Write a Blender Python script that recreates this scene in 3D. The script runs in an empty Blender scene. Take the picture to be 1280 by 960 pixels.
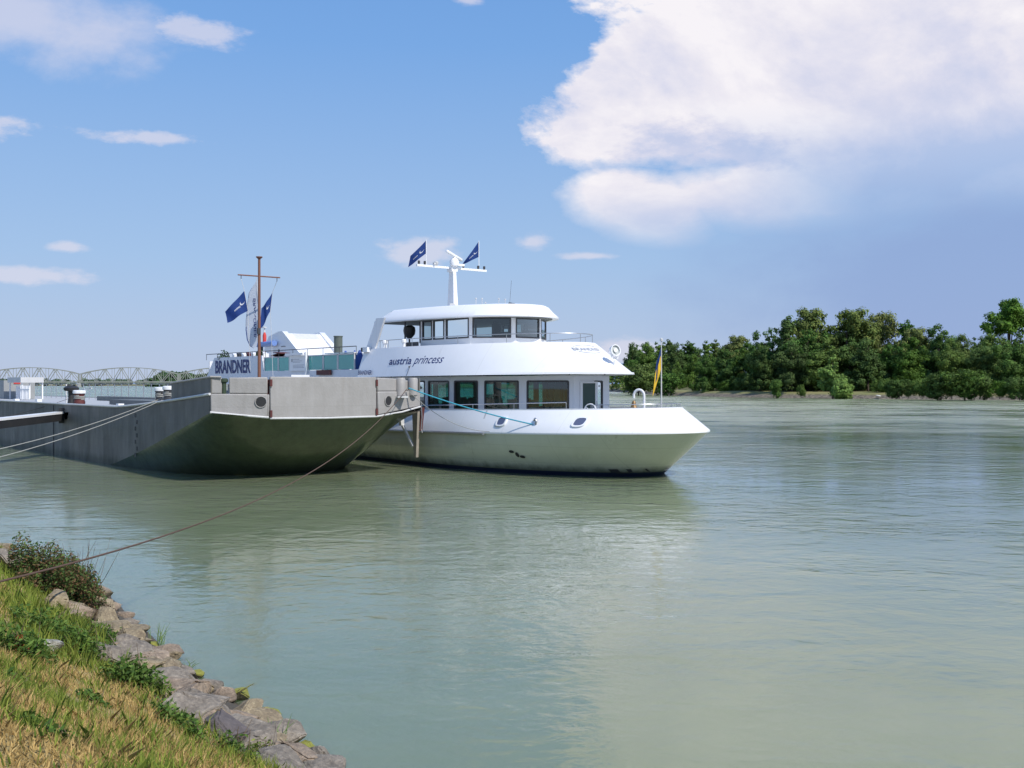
import bpy, bmesh, math, random
import numpy as np
from mathutils import Vector, Matrix, noise
random.seed(7); rs = np.random.RandomState(7)
R = math.radians
scene = bpy.context.scene
COL = scene.collection
CAM_H = 4.3; FPX = 1300.0

# ------------------------------------------------------------------ materials
class NT:
    def __init__(s, nt): s.nt = nt
    def n(s, t, **kw):
        nd = s.nt.nodes.new(t)
        for k, v in kw.items():
            if k.startswith('_'): setattr(nd, k[1:], v)
            else:
                key = k.replace('__', ' ')
                sock = nd.inputs[int(key[1:])] if key[0] == 'i' and key[1:].isdigit() else nd.inputs[key]
                s.set(sock, v)
        return nd
    def set(s, sock, v):
        if isinstance(v, bpy.types.NodeSocket): s.nt.links.new(v, sock)
        elif isinstance(v, bpy.types.Node): s.nt.links.new(v.outputs[0], sock)
        else: sock.default_value = v
    def m(s, op, a, b=0.0, c=None):
        nd = s.nt.nodes.new('ShaderNodeMath'); nd.operation = op
        s.set(nd.inputs[0], a); s.set(nd.inputs[1], b)
        if c is not None: s.set(nd.inputs[2], c)
        return nd.outputs[0]
    def ramp(s, f, stops, interp='LINEAR'):
        nd = s.nt.nodes.new('ShaderNodeValToRGB'); nd.color_ramp.interpolation = interp
        e = nd.color_ramp.elements
        while len(e) < len(stops): e.new(0.5)
        for el, (p, c) in zip(e, stops):
            el.position = p; el.color = (c, c, c, 1) if isinstance(c, (int, float)) else (*c, 1)
        s.set(nd.inputs[0], f); return nd.outputs[0]
    def mix(s, f, a, b, mode='MIX'):
        nd = s.nt.nodes.new('ShaderNodeMix'); nd.data_type = 'RGBA'; nd.blend_type = mode
        s.set(nd.inputs[0], f)
        for sock, v in ((nd.inputs[6], a), (nd.inputs[7], b)):
            if isinstance(v, tuple) and len(v) == 3: v = (*v, 1)
            s.set(sock, v)
        return nd.outputs[2]
    def noise(s, vec, scale, detail=4, rough=.5, **kw):
        nd = s.n('ShaderNodeTexNoise', Scale=scale, Detail=detail, Roughness=rough, **kw)
        if vec is not None: s.set(nd.inputs['Vector'], vec)
        return nd.outputs[0]
    def map(s, vec, sc=(1, 1, 1), rot=(0, 0, 0), loc=(0, 0, 0)):
        nd = s.n('ShaderNodeMapping', Vector=vec)
        nd.inputs['Scale'].default_value = sc; nd.inputs['Rotation'].default_value = rot; nd.inputs['Location'].default_value = loc
        return nd.outputs[0]

def newmat(name):
    m = bpy.data.materials.new(name); m.use_nodes = True
    t = NT(m.node_tree); b = m.node_tree.nodes['Principled BSDF']
    return m, t, b

def paint(name, col, rough=.4, dirt=.15, dirt_col=None, bump=0.0, scale=1.5, metallic=0, streak=True, coat=0, plates=None):
    m, t, b = newmat(name)
    tc = t.n('ShaderNodeTexCoord').outputs['Object']
    n1 = t.noise(t.map(tc, (1, 1, .22) if streak else (1, 1, 1)), scale * 2.2, 6, .62)
    n2 = t.noise(tc, scale * .5, 3, .5)
    f = t.m('MULTIPLY', t.ramp(t.m('ADD', t.m('MULTIPLY', n1, .6), t.m('MULTIPLY', n2, .4)), [(.38, 0.), (.68, 1.)]), dirt)
    dc = dirt_col or tuple(c * .45 for c in col)
    colr = t.mix(f, col, dc)
    if plates:
        xyz = t.n('ShaderNodeSeparateXYZ', Vector=tc).outputs
        def seam(v, w_, wd): return t.m('LESS_THAN', t.m('ABSOLUTE', t.m('SUBTRACT', t.m('FRACT', t.m('DIVIDE', v, w_)), .5)), wd / w_)
        sm_ = t.m('MAXIMUM', seam(t.m('ADD', xyz[0], 50.3), plates[0], .012), seam(t.m('ADD', xyz[2], 10.2), plates[1], .010))
        colr = t.mix(t.m('MULTIPLY', sm_, .32), colr, dc)
        ru = t.noise(t.map(tc, (2.2, 2.2, .18)), 1.6, 5, .6); ru2 = t.noise(tc, .55, 3, .5)
        colr = t.mix(t.m('MULTIPLY', t.ramp(ru, [(.60, 0.), (.74, 1.)]), t.m('MULTIPLY', t.ramp(ru2, [(.45, 0.), (.62, 1.)]), plates[2])), colr, (.16, .10, .055))
        if plates[1] < 5:
            alg = t.ramp(t.m('SUBTRACT', xyz[2], t.m('MULTIPLY', t.noise(t.map(tc, (1.5, 1.5, .5)), 1.5, 5, .6), .45)), [(.0, 1.), (.32, 0.)])
            colr = t.mix(t.m('MULTIPLY', alg, .7), colr, (.045, .05, .025))
    t.set(b.inputs['Base Color'], colr)
    b.inputs['Metallic'].default_value = metallic
    t.set(b.inputs['Roughness'], t.m('ADD', rough, t.m('MULTIPLY', f, .3)))
    b.inputs['Coat Weight'].default_value = coat
    b.inputs['Coat Roughness'].default_value = .12
    if plates:
        dent = t.noise(t.map(tc, (1, 1, 1.3)), .9, 2, .4)
        hh = t.m('ADD', t.m('MULTIPLY', dent, plates[3]), t.m('MULTIPLY', t.noise(tc, scale * 6, 5, .6), .02 * bump))
        t.set(b.inputs['Normal'], t.n('ShaderNodeBump', Strength=1., Distance=1., Height=hh))
    elif bump:
        bn = t.n('ShaderNodeBump', Strength=bump, Distance=.02, Height=t.noise(tc, scale * 6, 5, .6))
        t.set(b.inputs['Normal'], bn)
    return m

M = {}
M['white'] = paint('white_paint', (.84, .84, .85), .32, .10, (.55, .55, .52), coat=.2, plates=(3.1, 9., .10, .006))
M['white2'] = paint('white_satin', (.72, .73, .76), .4, .14, (.5, .5, .48))
M['hullreflect'] = paint('hull_reflection_tint', (.58, .59, .48), .22, .25, (.33, .34, .25), coat=.6, scale=.8, plates=(2.4, .8, .35, .03))  # white paint turned olive: the river's green reflection is put into the base colour
M['boot'] = paint('boot_blue', (.012, .02, .06), .4, .3, (.03, .035, .03))
M['grey'] = paint('barge_grey', (.150, .142, .130), .5, .65, (.085, .082, .072), bump=.25, scale=.9, plates=(3.0, 1.1, .5, .05))
M['greyface'] = paint('barge_face_grey', (.35, .335, .325), .45, .5, (.23, .215, .20), bump=.5, scale=1.6, plates=(9., 9., .22, .035))
M['rakeshade'] = paint('barge_rake_shade', (.072, .092, .050), .28, .6, (.02, .028, .014), bump=.5, scale=1.2, coat=.6, plates=(3.0, 1.2, .15, .05))  # grey steel made dark green: underside shade and water reflection painted into the colour
M['deck'] = paint('deck_grey', (.42, .43, .44), .7, .3, streak=False)
M['pale'] = paint('pale_paint', (.6, .6, .6), .5, .3)
M['black'] = paint('black_metal', (.02, .02, .022), .5, .3, (.05, .045, .04))
M['dark'] = paint('dark_trim', (.05, .05, .055), .5, .2)
M['steel'] = paint('rail_steel', (.45, .46, .48), .3, .2, metallic=.7)
M['rust'] = paint('rust_red_paint', (.20, .085, .055), .6, .5, (.12, .05, .03), scale=3)
M['redbrown'] = paint('red_brown', (.11, .025, .022), .55, .4, (.05, .02, .02))
M['blue'] = paint('blue_tarp', (.03, .08, .32), .6, .2, streak=False)
M['paleblue'] = paint('pale_blue', (.17, .28, .6), .4, .1)
M['letter'] = paint('letter_blue', (.012, .025, .14), .5, .05)
M['lettergrey'] = paint('letter_grey', (.36, .37, .40), .5, .05)
M['wood'] = paint('weathered_wood', (.34, .30, .25), .8, .5, (.12, .1, .08), bump=.5, scale=3)
M['ropegrey'] = paint('grey_rope', (.33, .33, .31), .9, .3, streak=False, scale=20)
M['roperust'] = paint('rust_rope', (.10, .055, .038), .85, .5, (.09, .07, .05), streak=False, scale=6)
M['ropeblue'] = paint('blue_rope', (.05, .36, .48), .8, .2, streak=False, scale=20)
M['interior'] = paint('interior', (.12, .13, .12), .7, .2)
M['curtain'] = paint('curtain_cloth', (.10, .20, .17), .9, .3, streak=False)
M['teal'] = paint('teal_cloth', (.05, .30, .26), .7, .2, streak=False)
M['brass'] = paint('bell_brass', (.30, .19, .09), .4, .4, metallic=.5)
M['bollgreen'] = paint('mossy_iron', (.045, .07, .04), .7, .5)
M['leafplant'] = paint('potplant', (.03, .08, .02), .7, .4, streak=False, scale=5)
M['red'] = paint('red_plain', (.6, .05, .04), .5, .1)
M['bridge'] = paint('bridge_steel', (.30, .31, .28), .6, .2)
M['concrete'] = paint('pier_stone', (.42, .42, .40), .8, .3)

def cloth(name, col, col2=None, trans=.35):
    m, t, b = newmat(name)
    tc = t.n('ShaderNodeTexCoord').outputs['Object']
    n = t.noise(tc, 3, 3)
    c = t.mix(n, tuple(x * .8 for x in col), tuple(min(1, x * 1.2) for x in col))
    t.set(b.inputs['Base Color'], c); b.inputs['Roughness'].default_value = .85
    tr = t.n('ShaderNodeBsdfTranslucent', Color=c)
    mx = t.n('ShaderNodeMixShader', Fac=trans, i1=b.outputs[0], i2=tr.outputs[0])
    t.set(m.node_tree.nodes['Material Output'].inputs[0], mx)
    return m
M['flagblue'] = cloth('flag_navy', (.015, .05, .21))
M['flagwhite'] = cloth('flag_white', (.75, .77, .8))
M['flagpale'] = cloth('flag_pale', (.55, .6, .68))
M['flagyellow'] = cloth('flag_yellow', (.85, .52, .04))

def glass(name, tint=(.28, .5, .45), refl=.12):
    m, t, b = newmat(name)
    fr = t.n('ShaderNodeFresnel', IOR=1.5)
    tr = t.n('ShaderNodeBsdfTransparent', Color=(*tint, 1))
    gl = t.n('ShaderNodeBsdfGlossy', Color=(.9, .95, .95, 1), Roughness=.02)
    f = t.m('ADD', t.m('MULTIPLY', fr.outputs[0], 1.2), refl * .5)
    mx = t.n('ShaderNodeMixShader', Fac=f, i1=tr.outputs[0], i2=gl.outputs[0])
    t.set(m.node_tree.nodes['Material Output'].inputs[0], mx)
    return m
M['glass'] = glass('tinted_glass', (.22, .52, .48))
M['glassclear'] = glass('wheelhouse_glass', (.44, .54, .54))
M['glassteal'] = glass('deck_glass', (.62, .95, .90))
t_ = NT(M['glassteal'].node_tree); out_ = t_.nt.nodes['Material Output']; src_ = out_.inputs[0].links[0].from_socket
t_.set(out_.inputs[0], t_.n('ShaderNodeMixShader', Fac=.38, i1=src_, i2=t_.n('ShaderNodeBsdfDiffuse', Color=(.22, .66, .62, 1)).outputs[0]).outputs[0])

# ------------------------------------------------------------------ mesh builder
class MB:
    def __init__(s): s.v = []; s.f = []; s.sm = []
    def add(s, vs, fs, smooth=False):
        o = len(s.v); s.v += [tuple(v) for v in vs]
        s.f += [tuple(i + o for i in f) for f in fs]; s.sm += [smooth] * len(fs); return s
    def box(s, c, size, rot=(0, 0, 0)):
        from mathutils import Euler
        e = Euler(rot).to_matrix(); c = Vector(c); h = [x / 2 for x in size]
        vs = [c + e @ Vector((a * h[0], b * h[1], d * h[2])) for a in (-1, 1) for b in (-1, 1) for d in (-1, 1)]
        return s.add(vs, [(0, 1, 3, 2), (4, 6, 7, 5), (0, 4, 5, 1), (2, 3, 7, 6), (0, 2, 6, 4), (1, 5, 7, 3)])
    def bar(s, p0, p1, w, h=None, up=(0, 0, 1)):
        h = h or w; p0 = Vector(p0); p1 = Vector(p1); d = (p1 - p0).normalized(); u = Vector(up)
        if abs(d.dot(u)) > .98: u = Vector((1, 0, 0))
        a = d.cross(u).normalized(); b = a.cross(d).normalized()
        vs = [p + a * (i * w / 2) + b * (j * h / 2) for p in (p0, p1) for i, j in ((-1, -1), (1, -1), (1, 1), (-1, 1))]
        return s.add(vs, [(0, 1, 2, 3), (7, 6, 5, 4), (0, 4, 5, 1), (1, 5, 6, 2), (2, 6, 7, 3), (3, 7, 4, 0)])
    def tube(s, pts, r, n=8, closed=False, caps=True):
        pts = [Vector(p) for p in pts]; N = len(pts)
        rr = r if isinstance(r, (list, tuple)) else [r] * N
        vs = []; pa = None
        for i, p in enumerate(pts):
            if closed: d = pts[(i + 1) % N] - pts[i - 1]
            else: d = pts[min(i + 1, N - 1)] - pts[max(i - 1, 0)]
            d.normalize()
            if pa is None:
                u = Vector((0, 0, 1)) if abs(d.z) < .9 else Vector((1, 0, 0))
                a = d.cross(u).normalized()
            else: a = (pa - d * pa.dot(d)).normalized()
            pa = a; b = d.cross(a)
            for k in range(n):
                t = 2 * math.pi * k / n
                vs.append(p + (a * math.cos(t) + b * math.sin(t)) * rr[i])
        fs = []
        for i in range(N if closed else N - 1):
            j = (i + 1) % N
            for k in range(n):
                fs.append((i * n + k, i * n + (k + 1) % n, j * n + (k + 1) % n, j * n + k))
        s.add(vs, fs, True)
        if caps and not closed:
            o = len(s.v) - len(vs)
            s.f += [tuple(o + k for k in range(n))[::-1], tuple(o + (N - 1) * n + k for k in range(n))]; s.sm += [False, False]
        return s
    def loft(s, rings, closed=True, cap0=False, cap1=False, smooth=True):
        n = len(rings[0]); vs = [p for r in rings for p in r]; fs = []
        for i in range(len(rings) - 1):
            for k in range(n if closed else n - 1):
                a, b = i * n + k, i * n + (k + 1) % n
                fs.append((a, b, b + n, a + n))
        s.add(vs, fs, smooth); o = len(s.v) - len(vs)
        if cap0: s.f.append(tuple(o + k for k in range(n))[::-1]); s.sm.append(False)
        if cap1: s.f.append(tuple(o + (len(rings) - 1) * n + k for k in range(n))); s.sm.append(False)
        return s
    def prism(s, poly, z0, z1):
        return s.loft([[(x, y, z0) for x, y in poly], [(x, y, z1) for x, y in poly]], True, True, True, False)
    def lathe(s, c, prof, n=16):
        c = Vector(c)
        rings = [[c + Vector((r * math.cos(2 * math.pi * k / n), r * math.sin(2 * math.pi * k / n), z)) for k in range(n)] for r, z in prof]
        return s.loft(rings, True, True, True, True)
    def build(s, name, mat, parent=None, loc=None, rz=0, bevel=0, angle=35, label=None):
        me = bpy.data.meshes.new(name); me.from_pydata(s.v, [], s.f)
        me.polygons.foreach_set('use_smooth', s.sm)
        me.update(); bm = bmesh.new(); bm.from_mesh(me)
        bmesh.ops.recalc_face_normals(bm, faces=bm.faces); bm.to_mesh(me); bm.free()
        me.set_sharp_from_angle(angle=R(angle))
        me.materials.append(mat if not isinstance(mat, str) else M[mat])
        o = bpy.data.objects.new(name, me); COL.objects.link(o)
        if parent: o.parent = parent
        if loc is not None: o.location = loc
        if rz: o.rotation_euler.z = rz
        if bevel:
            md = o.modifiers.new('bevel', 'BEVEL'); md.width = bevel; md.segments = 2; md.limit_method = 'ANGLE'; md.angle_limit = R(40)
        if label: o['label'] = label
        return o

def tag(o, label=None, cat=None, group=None, kind=None):
    if label: o['label'] = label
    if cat: o['category'] = cat
    if group: o['group'] = group
    if kind: o['kind'] = kind
    return o
def empty(name, loc, rz=0):
    o = bpy.data.objects.new(name, None); COL.objects.link(o); o.location = loc; o.rotation_euler.z = rz; o.empty_display_size = .5; return o
def copy_tree(o, parent=None):
    c = o.copy(); COL.objects.link(c)
    if parent is not None: c.parent = parent
    for ch in [x for x in list(COL.objects) if x.parent == o]: copy_tree(ch, c)
    return c
def at(px, py, Y):
    return Vector(((px - 640) / FPX * Y, Y, CAM_H + (479.5 - py) / FPX * Y))

# both vessels lie parallel, heading towards the lower right
ROT = math.atan2(-.7809, .6247)
Fv = Vector((.6247, -.7809, 0)); Lv = Vector((.7809, .6247, 0))
ship = empty('passenger_ship', Fv * -30.4 + Lv * 35.5, ROT)
tag(ship, 'white river passenger ship with long blue lettered upper band moored behind the grey barge', 'ship')
barge = empty('barge', Fv * -43.0 + Lv * 23.5, ROT)
tag(barge, 'grey steel mooring barge with blunt upswept bow in front of the white ship', 'barge')
bpy.context.view_layer.update()
def sw(x, y, z): return ship.matrix_world @ Vector((x, y, z))
def bw(x, y, z): return barge.matrix_world @ Vector((x, y, z))

# ------------------------------------------------------------------ SHIP
def halfy(x, P):
    nose, a, b, n = P
    if x < nose - a: return b
    if x > nose: return 0.
    return b * max(0, 1 - ((x - nose + a) / a) ** n) ** (1 / n)
def outline(P, stern, zf, ns=14, nc=28, y0=0):
    nose, a, b, n = P; pts = []
    for i in range(ns): x = stern + (nose - a - stern) * i / ns; pts.append((x, -b))
    for i in range(2 * nc + 1):
        th = math.pi / 2 * (1 - i / nc); c, s = abs(math.cos(th)), math.sin(th)
        pts.append((nose - a + a * c ** (2 / n), -math.copysign(abs(s) ** (2 / n), s) * b))
    for i in range(ns): x = (nose - a) + (stern - nose + a) * (i + 1) / ns; pts.append((x, b))
    return [(x, y + y0, zf(x) if callable(zf) else zf) for x, y in pts]
def lerp(r0, r1, f): return [tuple(a + (b - a) * f for a, b in zip(p, q)) for p, q in zip(r0, r1)]
WL = (-3.39, 11, 4.9, 1.8); KN = (-.91, 11, 5.3, 2.0); BT = (-2.44, 10.5, 4.9, 2.0)
BB = (-5.61, 12, 5.0, 2.0); BP = (-8.3, 11, 4.5, 2.0)
ST = -45.5
zk = lambda x: 1.76 + .36 * max(0, (x + 28) / 27) ** 2
zb = lambda x: 2.88 + .30 * max(0, (x + 28) / 26) ** 2
zband0 = lambda x: 4.69 + .09 * max(0, (x + 22) / 16)
zband1 = lambda x: 6.32 + .08 * max(0, (x + 22) / 12)
rk = outline(KN, ST, zk); rw = outline(WL, ST, 0.)
rb = outline((-4.4, 11, 4.5, 1.8), ST, -.9); rt = outline(BT, ST, zb)
MB().loft([rb, rw, lerp(rw, rk, .1)], True, True).build('boot_stripe', 'boot', ship)
def bulge(r, k): return r
rr = [lerp(rw, rk, f) for f in (.1, .25, .45, .65, .82, .94, 1)]
for i, r in enumerate(rr):
    f = (.1, .25, .45, .65, .82, .94, 1)[i]; k = .16 * math.sin(math.pi * f) 
    rr[i] = [(x, y * (1 + k / 5), z) for x, y, z in r]
MB().loft(rr, True).build('hull', 'hullreflect', ship)
rim = [(x, y * 1.008, z + .07) for x, y, z in rk]
MB().loft([[(x, y * .97, z - .0) for x, y, z in rk], [(x + .012, y * 1.006, z - .03) for x, y, z in rk], [(x + .02, y * 1.01, z + .02) for x, y, z in rk], rim,
           lerp(rim, rt, .5), rt]).build('bulwark', 'white', ship, angle=50)
ins = [(x * .997 - .1, y * .965, z) for x, y, z in rt]
MB().loft([[(x, y, z + .002) for x, y, z in rt], [(x, y, z + .05) for x, y, z in rt], [(x, y, z + .05) for x, y, z in ins], [(x, y, 2.25) for x, y, z in ins]]).build('bulwark_cap', 'white', ship)
MB().loft([[(x * .999, y * .99, 2.3) for x, y, z in ins]], True, False, True).build('main_deck', 'deck', ship)
# rubbing strake on the parallel middle body
MB().tube([(-44.5 + i * 1.0, -5.36 - .0, zk(-44.5 + i) - .02) for i in range(36)], .075, 8).build('rubbing_strake', 'steel', ship)

def side_pt(lo, hi, zl, zh, x, f, off=0., sgn=-1):
    y = halfy(x, lo) * (1 - f) + halfy(x, hi) * f; z = zl(x) * (1 - f) + zh(x) * f
    p = Vector((x, sgn * y, z))
    if off:
        q = Vector((x + .1, sgn * (halfy(x + .1, lo) * (1 - f) + halfy(x + .1, hi) * f), z))
        u = Vector((x, sgn * (halfy(x, lo) * (1 - f - .1) + halfy(x, hi) * (f + .1)), zl(x) * (.9 - f) + zh(x) * (f + .1)))
        n = (q - p).cross(u - p).normalized()
        if n.y * sgn < 0: n = -n
        p = p + n * off
    return p
def patch(mb, fn, x0, x1, f0, f1, off, nx=6):
    vs = []
    for i in range(nx + 1):
        x = x0 + (x1 - x0) * i / nx
        vs += [fn(x, f0, off), fn(x, f1, off)]
    mb.add(vs, [(2 * i, 2 * i + 2, 2 * i + 3, 2 * i + 1) for i in range(nx)], True); return mb
bul = lambda x, f, off=0.: side_pt(KN, BT, lambda q: zk(q) + .07, zb, x, f, off)
bnd = lambda x, f, off=0.: side_pt(BB, BP, zband0, zband1, x, f, off)
def oval(fn, x, f, w, h, off, n=24, e=3.2):
    pts = []
    for i in range(n):
        t = 2 * math.pi * i / n; c, s = math.cos(t), math.sin(t)
        pts.append(fn(x + w / 2 * math.copysign(abs(c) ** (2 / e), c), f + h / 2 * math.copysign(abs(s) ** (2 / e), s), off))
    return pts
for x, f in ((-8.72, .45), (-4.59, .42)):
    fr = MB().loft([oval(bul, x, f, .62, .46, .0), oval(bul, x, f, .60, .44, .10), oval(bul, x, f, .46, .33, .10), oval(bul, x, f, .44, .32, .03)]).build('porthole', 'white', ship)
    mb = MB(); mb.add(oval(bul, x, f, .46, .33, .085), [tuple(range(24))]); mb.build('pane', paint('porthole_glass', (.10, .12, .2), .15, .1), fr)
c = bul(-6.76, .45, .05)
MB().tube([c + Vector((math.cos(t) * .15 * .9, -math.cos(t) * .05, math.sin(t) * .15)) for t in [i * math.pi / 8 for i in range(16)]], .045, 8, True).build('fairlead', 'steel', ship)
MB().lathe((0, 0, 0), [(.12, 0), (.12, .02)], 14).build('fairlead_hole', 'black', ship, loc=bul(-6.76, .45, .02)).rotation_euler = (R(75), 0, R(-24))
mb = MB(); patch(mb, bul, -10.06, -9.96, .02, .98, .02, 2); mb.build('gunwale_seam', 'pale', ship)
# fold-down mooring hook and small hull marks
lowf = lambda x, f, off=0.: side_pt(WL, KN, lambda q: 0., zk, x, f, off + .17 * math.sin(math.pi * f))
for s in (-1, 1):
    mb = MB()
    for dx, f0 in ((-.26, .60), (.0, .53), (.24, .485)):
        pts = oval(lowf, -7.95 + dx, f0, .30 if dx else .2, .07 if dx else .12, .015, 12, 2)
        mb.add([(p.x, p.y * -s, p.z) for p in pts], [tuple(range(12))])
    mb.build('thruster_mark', 'black', ship)
mb = MB()
for x0, x1, f0, f1 in ((-4.25, -3.95, .13, .22), (-3.72, -3.45, .13, .22), (-4.1, -3.7, .10, .13), (-3.36, -3.05, .16, .24)):
    patch(mb, lowf, x0, x1, f0, f1, .012, 3)
mb.build('thruster_grille', 'dark', ship)
MB().box((-22.2, -5.12, 1.05), (1.2, .08, .45)).build('discharge_port', 'black', ship)
for x, f in ((-15.2, .95), (-8.9, 1.04)):
    MB().box(side_pt(KN, BT, zk, zb, x, f - .75, .05), (.3, .1, .06)).build('cleat', 'pale', ship)

# walls with windows: wins = (s0, s1, z0, z1) measured along the facet
def window_wall(P0, P1, z0, z1, wins, wallmat, glassmat, parent, framemat='dark', th=.07, name='wall', rnd=.09):
    P0 = Vector((*P0, 0)); P1 = Vector((*P1, 0)); d = (P1 - P0); Ln = d.length; d.normalize(); n = Vector((-d.y, d.x, 0))
    mb = MB()
    def q(s0, s1, a, b):
        if s1 - s0 < 1e-3 or b - a < 1e-3: return
        vs = [P0 + d * s + n * o + Vector((0, 0, z)) for o in (0, -th) for s, z in ((s0, a), (s1, a), (s1, b), (s0, b))]
        mb.add(vs, [(0, 1, 2, 3), (7, 6, 5, 4), (0, 4, 5, 1), (1, 5, 6, 2), (2, 6, 7, 3), (3, 7, 4, 0)])
    cur = 0
    for (s0, s1, a, b) in sorted(wins):
        q(cur, s0, z0, z1); q(s0, s1, z0, a); q(s0, s1, b, z1); cur = s1
        pts = []
        def rr_(m, e):
            w, h = (s1 - s0) / 2 + m, (b - a) / 2 + m; cx, cz = (s0 + s1) / 2, (a + b) / 2; out = []
            r = min(rnd, w * .5, h * .5)
            for k in range(4):
                sx, sz = ((1, 1), (-1, 1), (-1, -1), (1, -1))[k]
                for j in range(5):
                    t = math.pi / 2 * (k + j / 4)
                    out.append(P0 + d * (cx + sx * (w - r) + r * math.cos(t)) + n * e + Vector((0, 0, cz + sz * (h - r) + r * math.sin(t))))
            return out
        wf = MB().loft([rr_(.05, -th - .01), rr_(.05, .018), rr_(-.03, .018), rr_(-.03, -.05), rr_(-.03, -th - .01)]).build('window', framemat, parent)
        g = MB(); g.add(rr_(-.02, -.03), [tuple(range(20))]); g.build('pane', glassmat, wf)
    q(cur, Ln, z0, z1)
    return mb.build(name, wallmat, parent)
HZ0, HZ1 = 2.3, 4.70; WZ0, WZ1 = 2.96, 4.43
P = [(-7.6, 1.2), (-7.6, -1.2), (-9.95, -2.55), (-12.2, -3.47), (-14.05, -4.0), (-16.1, -4.22), (-45, -4.4)]
# window spans are chosen in the pillars' rhythm: one window to a facet, growing towards the bow
W = {0: [(.50, 1.02, 2.5, 4.42)], 1: [(.30, 2.44, WZ0, WZ1)], 2: [(.25, 2.17, WZ0, WZ1)], 3: [(.22, 1.70, WZ0, WZ1)], 4: [(.22, 1.84, WZ0, WZ1)],
     5: [(.15 + i * 2.3, 2.0 + i * 2.3, WZ0, WZ1) for i in range(12)]}
for i in range(6):
    window_wall(P[i], P[i + 1], HZ0, HZ1, W[i], 'white2', 'glass', ship, name='saloon_wall')
    if i: # mirrored port side
        a, b = P[i + 1], P[i]; Ln = math.dist(a, b)
        window_wall((a[0], -a[1]), (b[0], -b[1]), HZ0, HZ1, [(Ln - s1, Ln - s0, z0, z1) for s0, s1, z0, z1 in W[i]], 'white2', 'glass', ship, name='saloon_wall')
# saloon door in the front wall
dr = MB()
for y0, y1, z0, z1 in ((.27, .35, 2.35, 4.42), (-.82, -.74, 2.35, 4.42), (-.74, .27, 4.34, 4.42), (-.74, .27, 2.35, 2.75), (-.74, -.66, 2.75, 4.34), (.19, .27, 2.75, 4.34)):
    dr.box((-7.58, (y0 + y1) / 2, (z0 + z1) / 2), (.06, y1 - y0, z1 - z0))
door = dr.build('door', 'white2', ship)
MB().box((-7.585, -.235, 3.545), (.04, .85, 1.59)).build('pane', M['black'] if False else paint('door_glass', (.02, .05, .045), .08, .1), door)
MB().tube([(-7.5, .22, 3.2), (-7.46, .22, 3.25), (-7.46, .22, 3.4), (-7.5, .22, 3.45)], .015, 6).build('handle', 'steel', door)
MB().tube([(-7.5, .43, 3.1), (-7.45, .43, 3.1), (-7.45, .43, 3.3)], .03, 6).build('grab_handle', 'steel', ship)
MB().lathe((-7.52, .43, 4.15), [(.04, 0), (.04, .1)], 8).build('lamp', 'steel', ship)
# interior: floor, curtains, chairs, tables
MB().prism([(-8, 1), (-8, -1), (-14, -3.8), (-44, -4.2), (-44, 4.2), (-14, 3.8)], 2.32, 2.36).build('saloon_floor', 'interior', ship)
mb = MB()
for x, y in ((-8.6, -1.45), (-10.4, -2.5), (-13.9, -3.8), (-16.5, -4.1), (-10.1, 2.3), (-13.1, 3.4), (-16.6, 4.0), (-20.4, 4.1)):
    w = .5; mb = MB()
    mb.loft([[(x - w / 2 + w * i / 12, y * .98 + .04 * math.sin(i * 1.9), z) for i in range(13)] for z in (2.4, 4.6)], False)
    mb.build('curtain', 'curtain', ship)
def chair(x, y, rz):
    m = MB(); c, s_ = math.cos(rz), math.sin(rz)
    def T(a, b): return (x + a * c - b * s_, y + a * s_ + b * c)
    m.box((*T(0, 0), 2.85), (.45, .45, .08), (0, 0, rz)); m.box((*T(-.22, 0), 3.2), (.06, .45, .62), (0, 0, rz))
    for a in (-.18, .18):
        for b in (-.18, .18): m.bar((*T(a, b), 2.36), (*T(a, b), 2.83), .04)
    m.build('chair', 'teal', ship)
for i in range(10):
    x = -10 - i * 1.3
    chair(x, -1.9 - .12 * i if i < 6 else -3.2, 0 if i % 2 else math.pi); chair(x, 1.2, 0 if i % 2 else math.pi)
    if i % 2: MB().box((x + .65, -2.2, 3.05), (.7, .8, .05)).bar((x + .65, -2.2, 2.36), (x + .65, -2.2, 3.03), .08).build('table', 'pale', ship)

# upper band (fascia + forward upper deck)
XB = -22.0
b0 = outline(BB, XB, zband0); b1 = outline(BP, XB + .05, zband1)
MB().loft([[(x, y * .985, z + .10) for x, y, z in b0], [(x, y, z) for x, y, z in b0], lerp(b0, b1, .33), lerp(b0, b1, .66), b1]).build('upper_band', 'white', ship, angle=50)
MB().loft([[(x - .02, y * .985, z + .08) for x, y, z in b0]], True, True).build('soffit', 'white2', ship)
MB().loft([[(x, y, z - .01) for x, y, z in b1]], True, False, True).build('upper_deck', 'white', ship)
mb = MB()
for i in range(15):
    x = -20.5 + i * 1.05; p = side_pt(BB, BP, zband0, zband1, x, 0); mb.box(p + Vector((0, .04, -.02)), (.06, .06, .05))
mb.build('soffit_lights', 'dark', ship)

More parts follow.
